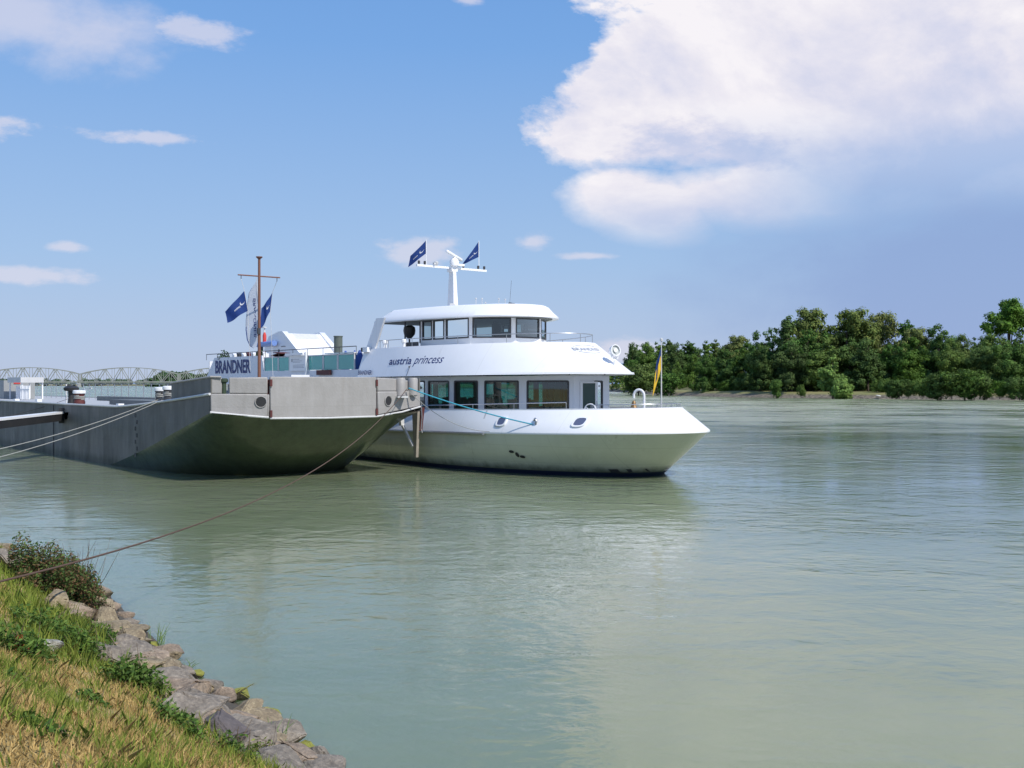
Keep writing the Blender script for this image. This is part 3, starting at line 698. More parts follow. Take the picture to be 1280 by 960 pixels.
MB().bar((-24.4, -4.8, 3.75), (-20.2, -4.6, 4.05), .06).bar((-24.6, -4.8, 3.1), (-24.6, -4.8, 4.3), .07).build('winch_lever', 'pale', barge)
MB().box((-30.2, -5.0, 3.2), (.5, .3, .2)).box((-36, -5.0, 3.18), (.5, .3, .15)).box((-13.6, -5.1, 3.18), (.4, .3, .14)).build('deck_cleat', 'white', barge)
rl = [(-72 + i * 1.55, 1.9, 3.1) for i in range(41)]
ro = MB().tube([(x, y, z + 1.2) for x, y, z in rl], .018, 5).build('deck_rail', 'pale', barge)
for x, y, z in rl[::1]: MB().bar((x, y, z), (x, y, z + 1.22), .045).build('rail_post', 'steel', ro)
MB().box((-16, -2.8, 3.25), (7, 2.0, .28)).box((-30, 1.0, 3.25), (12, 1.0, .3)).build('hatch_cover', paint('hatch', (.15, .16, .16), .6, .3), barge)
# deckhouse group on the after deck
MB().box((-51.0, -1.6, 3.85), (3.0, 2.4, 1.5)).build('deckhouse', paint('deckhouse_grey', (.33, .34, .34), .6, .3), barge)
MB().box((-49.47, -1.8, 4.42), (.03, .5, .22)).build('deckhouse_sign', 'red', barge)
MB().box((-46.4, -1.9, 4.62), (4.2, 1.7, .42)).build('canopy', 'pale', barge)
MB().bar((-48.3, -2.6, 3.1), (-48.3, -2.6, 4.4), .09).bar((-44.5, -2.6, 3.1), (-44.5, -2.6, 4.4), .09).bar((-48.3, -1.1, 3.1), (-48.3, -1.1, 4.4), .09).bar((-44.5, -1.1, 3.1), (-44.5, -1.1, 4.4), .09).build('canopy_posts', 'white', barge)
mb = MB()
for i in range(10): mb.box((-45.8 + i * .42, -2.7, 3.65), (.16, .05, 1.05))
mb.box((-43.9, -2.7, 3.9), (4, .04, .06)).build('slat_fence', 'white', barge)
MB().lathe((-46.6, -2.2, 3.1), [(.3, 0), (.33, .3), (.28, .95)], 12).build('drum', paint('mauve', (.35, .28, .5), .6, .1), barge)
MB().box((-9.2, 3.0, 4.0), (1.1, 1.1, 1.6)).box((-8.2, 3.1, 3.85), (.5, .5, 1.2)).build('deck_locker', 'white2', barge)
# the barge's own signal mast
bm_ = MB().tube([(-7.4, -.0, 3.2), (-7.4, 0, 10.85)], [.09, .065], 12).lathe((-7.4, 0, 10.8), [(.08, 0), (.17, .08), (.17, .12)], 10).build('signal_mast', 'rust', barge)
MB().tube([(-7.4, -1.17, 9.9), (-7.4, 1.17, 9.9)], .035, 8).build('yard', 'rust', bm_)
MB().lathe((-7.35, -.05, 6.9), [(.1, 0), (.1, .3)], 8).tube([(-7.4, -1.0, 9.88), (-7.4, -1.0, 9.7)], .02).tube([(-7.4, 1.0, 9.88), (-7.4, 1.0, 9.7)], .02).build('mast_fitting', 'dark', bm_)

# ------------------------------------------------------------------ flags (each hangs from a mast)
def flag(name, c4, mat, label, group=None, ripple=.06, waves=2.0, tail=0., extra=None, nx=16, ny=10):
    c4 = [Vector(c) for c in c4]  # hoist top, hoist bottom, fly bottom, fly top
    base = c4[0].copy()
    def S(u, v, off=0.):
        p = (c4[0] * (1 - v) + c4[1] * v) * (1 - u) + (c4[3] * (1 - v) + c4[2] * v) * u
        p = p.copy(); p.y += ripple * math.sin(waves * 2 * math.pi * u + 2.2 * v) * min(1, u * 2.5) + off
        p.z += -.04 * math.sin(math.pi * u) + .3 * ripple * math.sin(waves * 5 * u)
        return p - base
    def grid(nx_, ny_, off, u0=0, u1=1, v0=0, v1=1):
        vs = [S(u0 + (u1 - u0) * i / nx_, v0 + (v1 - v0) * j / ny_, off) for i in range(nx_ + 1) for j in range(ny_ + 1)]
        fs = [(i * (ny_ + 1) + j, (i + 1) * (ny_ + 1) + j, (i + 1) * (ny_ + 1) + j + 1, i * (ny_ + 1) + j + 1) for i in range(nx_) for j in range(ny_)]
        return vs, fs
    m_ = MB(); m_.add(*grid(nx, ny, 0), True); o = m_.build(name, mat, None, loc=base)
    tag(o, label, 'flag', group)
    return o, S, grid
def crescent(parent, S, u, v, r, mat='flagwhite'):
    mb = MB(); n = 14; vs = []
    for i in range(n + 1):
        t = -.8 + 3.6 * i / n
        w = .45 * math.sin(math.pi * i / n) + .03
        for k in (1, 1 - w): vs.append(S(u + r * k * math.cos(t), v + r * 1.2 * k * math.sin(t), -.02))
    mb.add(vs, [(2 * i, 2 * i + 2, 2 * i + 3, 2 * i + 1) for i in range(n)]); mb.build('emblem', mat, parent)
def emblem_bars(parent, S, u, v, mat='flagwhite'):
    mb = MB()
    for k in range(6):
        a = u + k * .045
        mb.add([S(a, v - .05, -.02), S(a + .028, v - .05, -.02), S(a + .028, v + .05, -.02), S(a, v + .05, -.02)], [(0, 1, 2, 3)])
    mb.build('emblem_lettering', mat, parent)
Ym = 54.0
o, S, g = flag('flag', [at(305.5, 363, 53.4), at(310, 388, 53.4), at(284, 402.5, 53.0), at(281, 388.5, 53.0)], 'flagblue', 'navy blue flag with small white emblem, left of the two on the rusty barge mast', ripple=.1, waves=1.1)
crescent(o, S, .18, .42, .12); emblem_bars(o, S, .30, .55)
o, S, g = flag('flag', [at(340.5, 365.5, 55.0), at(338, 388, 55.0), at(325.5, 412, 54.8), at(326.5, 385, 54.8)], 'flagblue', 'navy blue flag half hidden behind the rusty barge mast, right of it', ripple=.07, waves=1.4)
crescent(o, S, .3, .42, .13)
m1 = sw(-19.6, -1.85, 11.15); m2 = sw(-19.6, 1.95, 11.15)
def fl2(px, py, Y): return at(px, py, Y)
Y1 = m1.y; Y2 = m2.y
o, S, g = flag('flag', [m1 + Vector((0, 0, 1.45)), m1 + Vector((0, 0, .70)), fl2(510, 333, Y1 - .1), fl2(513, 319, Y1 - .3)], 'flagblue', 'navy blue pennant on the left pole of the white ship mast, drooping', ripple=.06, waves=1)
crescent(o, S, .25, .5, .14); emblem_bars(o, S, .5, .6)
o, S, g = flag('flag', [m2 + Vector((0, 0, 1.72)), m2 + Vector((0, 0, .78)), fl2(578, 329.5, Y2 - .1), fl2(579.5, 327, Y2 - .3)], 'flagblue', 'navy blue pennant on the right pole of the white ship mast, beside the radar', ripple=.06, waves=1)
crescent(o, S, .2, .5, .12); emblem_bars(o, S, .35, .6)
# halyards belong to the mast
def brg(p): return barge.matrix_world.inverted() @ p
MB().tube([(-7.4, -1.0, 9.72), brg(at(305.5, 363, 53.4)), brg(at(310, 388, 53.4)), (-7.4, -.5, 5)], .012, 5).tube([(-7.4, 1.0, 9.72), brg(at(340.5, 365.5, 55.0)), brg(at(338, 388, 55.0)), (-7.4, .8, 4)], .012, 5).build('halyard', 'pale', bm_)
# tall feather banner standing behind the mast
bx0 = 55.5
fb = empty('feather_banner', at(323.5, 474, bx0)); fb.location.z = 3.3
tag(fb, 'tall pale feather banner with dark edge and vertical lettering behind the rusty mast', 'banner')
pts = [(321, 348), (319.5, 352), (315, 359), (311, 366), (309.5, 377), (308.5, 388), (307.3, 400), (307, 412), (308.5, 424), (312, 432), (317, 435), (321, 432), (323, 422), (323.5, 405), (323, 385), (322, 365)]
mb = MB(); mb.add([at(x, y, bx0 + .08 * math.sin(y * .1)) - fb.location for x, y in pts], [tuple(range(len(pts)))]); mb.build('sail', 'flagpale', fb)
mb = MB(); n0 = pts[2:11]
vs = []
for i, (x, y) in enumerate(n0): vs += [at(x, y, bx0 - .03 + .08 * math.sin(y * .1)) - fb.location, at(x + (1.1 if 1 < i < 8 else .3), y, bx0 - .03 + .08 * math.sin(y * .1)) - fb.location]
mb.add(vs, [(2 * i, 2 * i + 2, 2 * i + 3, 2 * i + 1) for i in range(len(n0) - 1)]); mb.build('edge', 'flagblue', fb)
MB().tube([Vector((0, 0, 0)), at(323.6, 420, bx0 + .05) - fb.location, at(323, 380, bx0 + .05) - fb.location, at(321, 348, bx0 + .05) - fb.location], .02, 6).build('pole', 'pale', fb)
tm = text_mesh('BRANDNER', 1., 0, 1., .01); bmx = bmesh.new(); bmx.from_mesh(tm)
x1 = max(v.co.x for v in bmx.verts)
for v in bmx.verts:
    u = v.co.x / x1; h = v.co.y
    y = 372 + 50 * u; v.co = at(318.6 + (u * 1.2) - h * 4.5 + .8, y, bx0 - .05 + .08 * math.sin(y * .1)) - fb.location
bmx.to_mesh(tm); bmx.free(); tm.materials.append(M['letter']); to = bpy.data.objects.new('lettering', tm); COL.objects.link(to); to.parent = fb
# jack flag on the bow staff
jt = sw(-2.9, -.03, 5.75)
o, S, g = flag('flag', [at(827, 431, 48.2), at(827.2, 458, 48.2), at(815.5, 496, 47.9), at(820.5, 452, 47.9)], 'flagyellow', 'blue and yellow flag hanging limp from the bow staff of the white ship', ripple=.05, waves=1.5)
mb = MB(); mb.add(*g(10, 4, -.012, 0, 1, 0, .34), True); mb.build('blue_field', 'flagblue', o)
mb = MB(); mb.add(*g(4, 4, -.012, .55, .72, .3, .8), True); mb.build('crest', 'flagblue', o)

# ------------------------------------------------------------------ fender frame between the vessels
fd = empty('fender_frame', bw(-1.6, 5.9, 0)); fd.rotation_euler.z = ROT
tag(fd, 'weathered wooden fender board with diagonal brace hanging between barge and white ship', 'fender')
MB().loft([[(.0 - w, -.08, z), (w, -.08, z), (w, .08, z), (-w, .08, z)] for w, z in ((.10, .55), (.26, 2.9))], True, True, True, False).build('board', 'wood', fd, bevel=.01)
MB().loft([[(.0 - w, .12, z), (w, .12, z), (w, .3, z), (-w, .3, z)] for w, z in ((.12, 1.9), (.34, 3.1))], True, True, True, False).build('pad', 'redbrown', fd)
MB().bar((-1.0, -.2, 2.2), (-.15, -.1, 1.1), .12).bar((-1.05, -.2, 2.15), (-1.1, -.2, 3.0), .2).build('brace', 'pale', fd)
MB().tube([(.3, .1, 3.4), (.38, .1, 2.6), (.3, .1, 2.0), (.42, .1, 1.8)], .03, 6).build('hanging_chain', 'steel', fd)

# ------------------------------------------------------------------ shore terrain
WP = [Vector(p) for p in [(-90, 60), (-60, 50), (-35, 39), (-22, 32.5), (-14.5, 28), (-12.3, 25.4), (-8.1, 21), (-4.8, 15.5), (-2.95, 13), (-2.0, 11.7), (-.9, 10.4), (1.5, 8.2), (7, 5), (20, 0), (60, -10)]]
def sdist(x, y):
    p = Vector((x, y)); best = 1e9; sg = 1
    for a, b in zip(WP, WP[1:]):
        ab = b - a; t = max(0, min(1, (p - a).dot(ab) / ab.length_squared)); q = a + ab * t; d = (p - q).length
        if d < best - 1e-6:
            best = d; sg = -1 if ab.x * (p.y - a.y) - ab.y * (p.x - a.x) > 0 else 1
    return best * sg
def prof(s):
    if s < 0: return .55 * s
    if s < 1.9: return .50 * s
    if s < 5: return .95 + .54 * (s - 1.9)
    return 2.62 + .02 * (s - 5)
def gz(x, y):
    s = sdist(x, y)
    return prof(s) + (.10 * noise.noise((x * .5, y * .5, 0)) + .04 * noise.noise((x * 2.1, y * 2.1, 3))) * min(1, max(.3, s))
def ghit(px, py):
    d = Vector(((px - 640) / FPX, 1, (479.5 - py) / FPX)); t = 4.
    while t < 60:
        p = Vector((0, 0, CAM_H)) + d * t
        if p.z < gz(p.x, p.y) : return Vector((p.x, p.y, gz(p.x, p.y)))
        t += .04
    return p
mb = MB(); xs_ = [-90 + i * 3 for i in range(22)] + [-24 + i * .3 for i in range(110)] + [9 + i * 3 for i in range(18)]
ys_ = [-14 + i * 2 for i in range(7)] + [0 + i * .3 for i in range(100)] + [30 + i * 2.5 for i in range(14)]
vs = [(x, y, max(-3, gz(x, y))) for x in xs_ for y in ys_]; ny = len(ys_)
mb.add(vs, [(i * ny + j, (i + 1) * ny + j, (i + 1) * ny + j + 1, i * ny + j + 1) for i in range(len(xs_) - 1) for j in range(ny - 1)], True)
mt, t, b = newmat('bank_soil'); tc = t.n('ShaderNodeTexCoord').outputs['Object']
n1 = t.noise(tc, .8, 6, .6); n2 = t.noise(tc, 9, 5, .7)
c1 = t.ramp(t.m('ADD', t.m('MULTIPLY', n1, .5), t.m('MULTIPLY', n2, .5)), [(.35, (.16, .13, .05)), (.5, (.34, .26, .11)), (.62, (.46, .35, .15))])
sz = t.n('ShaderNodeSeparateXYZ', Vector=tc)
low = t.ramp(t.m('DIVIDE', sz.outputs[2], 1.0), [(.0, 1.), (.8, 1.), (1., 0.)])
c2 = t.mix(n2, (.05, .042, .03), (.12, .10, .075))
t.set(b.inputs['Base Color'], t.mix(low, c1, c2)); b.inputs['Roughness'].default_value = .95
t.set(b.inputs['Normal'], t.n('ShaderNodeBump', Strength=.8, Distance=.05, Height=t.noise(tc, 14, 6, .7)))
tag(mb.build('near_bank', mt), kind='structure')

# vertex-coloured foliage material
def foliage(name, trans=.3, rough=.7, obvar=.0):
    m, t, b = newmat(name)
    at_ = t.n('ShaderNodeAttribute', _attribute_name='tint').outputs['Color']
    c = at_
    if obvar:
        oi = t.n('ShaderNodeObjectInfo').outputs['Random']
        hs = t.n('ShaderNodeHueSaturation', Hue=t.m('ADD', .5 - obvar * .05, t.m('MULTIPLY', oi, obvar * .13)), Saturation=t.m('ADD', 1 - obvar * .5, t.m('MULTIPLY', oi, obvar * .7)), Value=t.m('ADD', 1 - obvar * .6, t.m('MULTIPLY', t.m('FRACT', t.m('MULTIPLY', oi, 7.3)), obvar * 1.2)), Color=at_)
        c = hs.outputs[0]
    t.set(b.inputs['Base Color'], c); b.inputs['Roughness'].default_value = rough
    b.inputs['Specular IOR Level'].default_value = .25
    tr = t.n('ShaderNodeBsdfTranslucent', Color=c)
    t.set(m.node_tree.nodes['Material Output'].inputs[0], t.n('ShaderNodeMixShader', Fac=trans, i1=b.outputs[0], i2=tr.outputs[0]))
    return m
M['fol'] = foliage('foliage_near', .3); M['folfar'] = foliage('foliage_far', .28, .8, .22); M['grass'] = foliage('grass_blades', .35, .8)
M['folfar2'] = foliage('foliage_distant', .1, .9, .0)

def np_mesh(name, verts, faces, tint, mat, parent=None, loc=None):
    """verts (N,3), faces (F,k) same k, tint (N,3)"""
    me = bpy.data.meshes.new(name); N = len(verts); Fn, k = faces.shape
    me.vertices.add(N); me.vertices.foreach_set('co', verts.astype(np.float32).ravel())
    me.loops.add(Fn * k); me.loops.foreach_set('vertex_index', faces.astype(np.int32).ravel())
    me.polygons.add(Fn); me.polygons.foreach_set('loop_start', np.arange(0, Fn * k, k, dtype=np.int32)); me.polygons.foreach_set('loop_total', np.full(Fn, k, dtype=np.int32))
    me.update(calc_edges=True)
    ca = me.color_attributes.new('tint', 'FLOAT_COLOR', 'POINT')
    ca.data.foreach_set('color', np.concatenate([tint, np.ones((N, 1))], 1).astype(np.float32).ravel())
    me.materials.append(M[mat] if isinstance(mat, str) else mat)
    o = bpy.data.objects.new(name, me); COL.objects.link(o)
    if parent: o.parent = parent
    if loc is not None: o.location = loc
    return o
def leaf_quads(P, Nrm, size, aspect, rng, droop=0.):
    """diamond leaves at P with normals Nrm"""
    n = len(P); Nrm = Nrm / np.linalg.norm(Nrm, axis=1, keepdims=True)
    r = rng.normal(size=(n, 3)); a = np.cross(Nrm, r); a /= np.linalg.norm(a, axis=1, keepdims=True) + 1e-9
    bb = np.cross(Nrm, a); s = size[:, None] if np.ndim(size) else size
    v = np.stack([P - a * s, P - bb * s * aspect, P + a * s, P + bb * s * aspect], 1).reshape(-1, 3)
    f = np.arange(4 * n).reshape(-1, 4); return v, f

# grass: thin blades over the visible slope
fx_ = 150000
gx = rs.uniform(-20, 1.5, fx_ * 8); gy = 2.5 + 23.5 * rs.uniform(0, 1, fx_ * 8) ** 2.4
keep = (gy > 4.4) & (gx > -.56 * gy - .8) & (gx < -.05 * gy - .4)
# density falls with distance
keep &= rs.uniform(0, 1, len(gx)) < np.clip(7.5 / gy, 0, 1) ** 1.3
gx, gy = gx[keep], gy[keep]
sd = np.array([sdist(float(x), float(y)) for x, y in zip(gx, gy)])
edge = np.where(gy > 11.5, 1.35, 1.7) + .5 * np.array([noise.noise((float(x) * .9, float(y) * .9, 5)) for x, y in zip(gx, gy)])
k2 = (sd > edge) & (sd < 7); gx, gy, sd = gx[k2], gy[k2], sd[k2]
gzv = np.array([gz(float(x), float(y)) for x, y in zip(gx, gy)])
nz = np.array([noise.noise((float(x) * 1.1, float(y) * .7, 9)) + .5 * noise.noise((float(x) * 3.3, float(y) * 3.3, 2)) for x, y in zip(gx, gy)])
green = np.clip((nz - .10) * 3.4 + np.clip((2.9 - sd) * .7, 0, 1.1) + np.clip((gy - 11.5) * .35, 0, 1.5), 0, 1)
isg = rs.uniform(0, 1, len(gx)) < green * .85 + .06
bare = np.array([noise.noise((float(x) * 1.6, float(y) * 1.6, 21)) + .4 * noise.noise((float(x) * 5, float(y) * 5, 4)) for x, y in zip(gx, gy)])
kb = (gy < 8) | (bare < .38) | (rs.uniform(0, 1, len(gx)) < .15)
gx, gy, sd, gzv, isg, bare = [q_[kb] for q_ in (gx, gy, sd, gzv, isg, bare)]
N = len(gx); hgt = np.clip((gy - 1) / 4.5, .75, 1) * (1 + .6 * np.clip(-bare * 2, -.6, 1)) * np.where(isg, rs.uniform(.05, .16, N), rs.uniform(.03, .085, N)) * (1 + .5 * np.clip(gy - 11, 0, 4) / 4)
wd = rs.uniform(.0018, .0042, N) * np.clip(np.abs(gy - 8) / 8 + 1, 1, 2.2) * np.where(isg, 1.25, 1)
ang = rs.uniform(0, 2 * np.pi, N); lean = rs.uniform(.1, 1.1, N) * np.where(isg, .7, 1.2); la = rs.uniform(0, 2 * np.pi, N)
base = np.stack([gx, gy, gzv - .01], 1); side = np.stack([np.cos(ang), np.sin(ang), 0 * ang], 1) * wd[:, None]
ld = np.stack([np.cos(la), np.sin(la), 0 * la], 1) * (lean * hgt)[:, None]; up = np.stack([0 * la, 0 * la, hgt], 1)
v = np.stack([base - side, base + side, base + ld * .35 + up * .6 + side * .7, base + ld + up, base + ld * .35 + up * .6 - side * .7], 1).reshape(-1, 3)
f = np.arange(5 * N).reshape(-1, 5)
dry = np.array([.74, .54, .23]); dry2 = np.array([.48, .33, .12]); g1 = np.array([.17, .26, .04]); g2 = np.array([.34, .38, .07])
u = rs.uniform(0, 1, (N, 1)); tint = np.where(isg[:, None], g1 * (1 - u) + g2 * u, dry * (1 - u) + dry2 * u) * rs.uniform(.7, 1.15, (N, 1))
tint = np.repeat(tint, 5, 0)
tag(np_mesh('grass', v, f, tint, 'grass'), 'dry yellow and green grass covering the near slope', 'grass', kind='stuff')

# weeds: leafy clumps
def weed(px, py, w, h, n, label, cols, leaf=.03, group=None, name='weed_clump', cat='weeds', stems=8, zoff=0, up=.4):
    base = ghit(px, py); e = empty(name, base); tag(e, label, cat, group)
    rng = np.random.RandomState(int(px * 7 + py))
    th = rng.uniform(0, 2 * np.pi, n); rad = np.sqrt(rng.uniform(0, 1, n)) * w / 2; zz = rng.uniform(0, 1, n) ** .8
    nb = 9 if n < 5000 else 30; bc = rng.normal(0, .35 if n < 5000 else .44, (nb, 2)) * w / 2; bh = rng.uniform(.55 if n < 5000 else .35, 1.05, nb); rf = .55 if n < 5000 else .34
    k = rng.randint(0, nb, n)
    P = np.stack([bc[k, 0] + rad * rf * np.cos(th), bc[k, 1] + rad * rf * np.sin(th), zz * h * bh[k] * (1 - .5 * (rad / (w / 2)) ** 2)], 1)
    P[:, 2] += [gz(float(base.x + p[0]), float(base.y + p[1])) - base.z for p in P]
    Nn = rng.normal(size=(n, 3)); Nn[:, 2] = np.abs(Nn[:, 2]) + up
    v, f = leaf_quads(P, Nn, rng.uniform(.6, 1.3, n) * leaf, .42, rng)
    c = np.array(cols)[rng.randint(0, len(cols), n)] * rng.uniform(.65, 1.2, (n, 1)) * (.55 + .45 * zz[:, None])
    np_mesh('leaves', v, f, np.repeat(c, 4, 0), 'fol', e)
    m_ = MB()
    for i in range(stems):
        a = Vector((random.gauss(0, w * .15), random.gauss(0, w * .15), -.03)); b_ = a + Vector((random.gauss(0, w * .2), random.gauss(0, w * .2), h * random.uniform(.7, 1.1)))
        a.z += gz(base.x + a.x, base.y + a.y) - base.z
        m_.tube([a, (a + b_) / 2 + Vector((random.gauss(0, .03), 0, 0)), b_], [.006, .005, .002], 4)
    m_.build('stems', M['stem'], e)
    return e
M['stem'] = paint('stem_brown', (.14, .10, .06), .8, .4, streak=False)
GR = [(.07, .14, .025), (.11, .20, .03), (.16, .25, .05)]
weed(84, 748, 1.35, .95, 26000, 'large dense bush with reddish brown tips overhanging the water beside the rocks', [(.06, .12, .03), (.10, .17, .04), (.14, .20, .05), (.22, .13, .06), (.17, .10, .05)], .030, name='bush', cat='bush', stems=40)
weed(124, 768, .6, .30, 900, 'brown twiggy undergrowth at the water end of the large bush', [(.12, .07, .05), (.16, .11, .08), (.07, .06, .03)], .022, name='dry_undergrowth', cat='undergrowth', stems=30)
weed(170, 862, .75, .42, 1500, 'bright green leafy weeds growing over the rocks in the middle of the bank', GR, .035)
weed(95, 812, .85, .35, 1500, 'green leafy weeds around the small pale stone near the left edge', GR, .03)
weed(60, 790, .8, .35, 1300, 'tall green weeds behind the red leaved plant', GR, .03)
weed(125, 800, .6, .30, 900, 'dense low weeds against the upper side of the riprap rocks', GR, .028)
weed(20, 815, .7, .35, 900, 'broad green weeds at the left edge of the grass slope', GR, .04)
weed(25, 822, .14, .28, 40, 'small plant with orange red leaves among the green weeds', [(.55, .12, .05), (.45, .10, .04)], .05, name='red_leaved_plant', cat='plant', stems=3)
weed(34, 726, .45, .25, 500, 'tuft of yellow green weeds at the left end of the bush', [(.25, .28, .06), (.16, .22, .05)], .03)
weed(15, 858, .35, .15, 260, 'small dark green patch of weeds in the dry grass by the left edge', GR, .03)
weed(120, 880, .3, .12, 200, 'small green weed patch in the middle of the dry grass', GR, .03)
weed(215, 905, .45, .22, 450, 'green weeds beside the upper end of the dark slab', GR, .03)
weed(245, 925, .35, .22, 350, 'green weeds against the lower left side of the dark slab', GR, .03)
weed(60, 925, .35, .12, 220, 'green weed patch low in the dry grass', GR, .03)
# reedy tufts at the waterline
def tuft(px, py, n, h, label, z=None):
    b0_ = ghit(px, py); m_ = MB()
    for i in range(n):
        a = Vector((random.gauss(0, .05), random.gauss(0, .05), -.02)); d = Vector((random.gauss(0, .12), random.gauss(0, .12), h * random.uniform(.6, 1)))
        m_.tube([a, a + d * .5 + Vector((0, 0, .03)), a + d], [.006, .005, .001], 4)
    tag(m_.build('grass_tuft', paint('tuft_green', (.14, .22, .06), .8, .3, streak=False), None, loc=b0_), label, 'grass tuft')
tuft(197, 808, 14, .42, 'thin upright grass tuft at the waterline beyond the pale rocks')
tuft(345, 925, 12, .3, 'thin grass tuft between the mossy rocks')
tuft(237, 838, 8, .2, 'short grass tuft on the water side of the middle rocks')

# rocks
def rockmat(name, c1, c2, moss=0., mossc=(.17, .17, .03)):
    m, t, b = newmat(name); tc = t.n('ShaderNodeTexCoord').outputs['Object']
    n1 = t.noise(tc, 2.2, 8, .65); n2 = t.noise(tc, 18, 6, .7)
    vr = t.n('ShaderNodeTexVoronoi', Scale=5., Vector=t.map(tc, (1, 1, 2.5))); vr.feature = 'DISTANCE_TO_EDGE'
    f = t.ramp(t.m('ADD', t.m('MULTIPLY', n1, .6), t.m('MULTIPLY', n2, .4)), [(.36, 0.), (.64, 1.)])
    c = t.mix(f, c2, c1)
    c = t.mix(t.ramp(n2, [(.58, 0.), (.72, .6)]), c, tuple(min(.7, x * 1.45) for x in c1))
    if moss:
        nn = t.n('ShaderNodeSeparateXYZ', Vector=t.n('ShaderNodeNewGeometry').outputs['Normal']).outputs[2]
        mf = t.ramp(t.m('ADD', t.m('MULTIPLY', n1, .7), t.m('MULTIPLY', nn, .3)), [(.62 - moss * .4, 0.), (.72 - moss * .4, 1.)])
        c = t.mix(mf, c, t.mix(n2, mossc, tuple(x * 2.2 for x in mossc)))
    # wet, darker foot at the waterline
    wz = t.n('ShaderNodeSeparateXYZ', Vector=t.n('ShaderNodeNewGeometry').outputs['Position']).outputs[2]
    wet = t.ramp(wz, [(.05, 1.), (.22, 0.)])
    c = t.mix(t.m('MULTIPLY', wet, .2 if moss > .5 else .75), c, tuple(x * .25 for x in c2))
    t.set(b.inputs['Base Color'], c); b.inputs['Roughness'].default_value = .9
    h = t.m('ADD', t.m('MULTIPLY', n1, .8), t.m('MULTIPLY', n2, .3))
    t.set(b.inputs['Normal'], t.n('ShaderNodeBump', Strength=1., Distance=.09, Height=h))
    return m
RM = [rockmat('rock_pinkgrey', (.43, .33, .24), (.16, .12, .085)), rockmat('rock_tan', (.40, .32, .20), (.14, .105, .065)), rockmat('rock_grey', (.34, .29, .23), (.12, .10, .08))]
RD = rockmat('rock_slab', (.16, .135, .13), (.095, .08, .078)); RMO = rockmat('rock_mossy', (.16, .13, .07), (.06, .05, .03), .75)
RW = rockmat('rock_lichen', (.5, .49, .44), (.22, .20, .16))
def rock(loc, size, seed, mat, rot=None, name='boulder', npts=13):
    rr = random.Random(seed); bm = bmesh.new()
    for i in range(npts):
        d = Vector((rr.gauss(0, 1), rr.gauss(0, 1), rr.gauss(0, 1))).normalized()
        bm.verts.new((d.x * size[0] / 2 * rr.uniform(.85, 1.1), d.y * size[1] / 2 * rr.uniform(.85, 1.1), d.z * size[2] / 2 * rr.uniform(.8, 1.1)))
    r_ = bmesh.ops.convex_hull(bm, input=bm.verts)
    bmesh.ops.delete(bm, geom=[v for v in bm.verts if not v.link_faces], context='VERTS')
    bmesh.ops.bevel(bm, geom=list(bm.edges), offset=min(size) * .045, segments=2, affect='EDGES')
    bmesh.ops.triangulate(bm, faces=bm.faces)
    for _ in range(2): bmesh.ops.subdivide_edges(bm, edges=[e for e in bm.edges if e.calc_length() > min(size) * .16], cuts=1, use_grid_fill=True)
    bmesh.ops.triangulate(bm, faces=bm.faces)
    sc = max(size)
    for v in bm.verts:
        n_ = noise.noise(v.co / sc * 3.1 + Vector((seed, 0, 0))) * .035 + noise.noise(v.co / sc * 7 + Vector((0, seed, 0))) * .022
        v.co += v.co.normalized() * n_ * sc
    me = bpy.data.meshes.new(name); bm.to_mesh(me); bm.free(); me.materials.append(mat)
    for p in me.polygons: p.use_smooth = True
    me.set_sharp_from_angle(angle=R(38))
    o = bpy.data.objects.new(name, me); COL.objects.link(o); o.location = loc
    o.rotation_euler = rot or (rr.uniform(-.3, .3), rr.uniform(-.3, .3), rr.uniform(0, 6.3)); return o
named = [ # px, py, size, mat, label, rot, sink
    (290, 918, (.62, .50, .42), RD, 'dark brown grey slab of rock with layered lower edge at the foot of the grass', (.15, .25, -.75), .10),
    (262, 888, (1.05, .55, .4), RM[2], 'long pale grey rock sloping down behind the dark slab', (.1, .2, -.6), .12),
    (225, 868, (.9, .6, .5), RM[0], 'broad pinkish grey rock with a dark gap beside it, in the middle of the bank', (.1, .1, -.5), .12),
    (190, 826, (1.0, .7, .45), RM[0], 'large smooth pinkish boulder beside the green leafy weeds', (.0, .15, -.7), .1),
    (172, 802, (.62, .5, .42), RM[1], 'blocky tan boulder at the waterline below the cracked rocks', (.1, .1, -.4), .05),
    (140, 777, (.95, .6, .45), RM[1], 'cracked tan boulder on the water side near the bush', (.15, .1, -.9), .08),
    (108, 762, (.8, .6, .4), RM[0], 'pink grey boulder just below the bush', (0, .1, -.6), .08),
    (75, 752, (.6, .5, .45), RM[1], 'small upright tan rock between bush and grass', (.3, .1, .4), .08),
    (60, 806, (.5, .35, .25), RW, 'pale lichen covered stone half buried in the weeds', (0, 0, .3), .06),
    (138, 818, (.7, .5, .4), RM[2], 'grey speckled rock above the pinkish boulder', (0, .1, -.5), .08),
    (255, 862, (.5, .35, .3), RM[1], 'small brown wedge of rock at the waterline by the dark gap', (0, .2, .5), .04),
    (8, 700, (1.0, .6, .45), RM[2], 'grey rock at the left edge of the photo behind the grass', (0, .1, -.3), .1),
    (385, 952, (.85, .5, .35), RM[0], 'pale pink boulder lowest on the bank at the bottom edge', (.1, 0, -.4), .08),
    (350, 953, (.4, .3, .25), RM[1], 'small tan stone between the two lowest boulders', (.1, 0, -.1), .06),
]
for i, (px, py, sz, mt_, lb, rot, sink) in enumerate(named):
    p = ghit(px - 8, py + 6); p.z += sz[2] * .3 - sink * .6
    tag(rock(p, sz, 100 + i, mt_, rot), lb, 'rock')
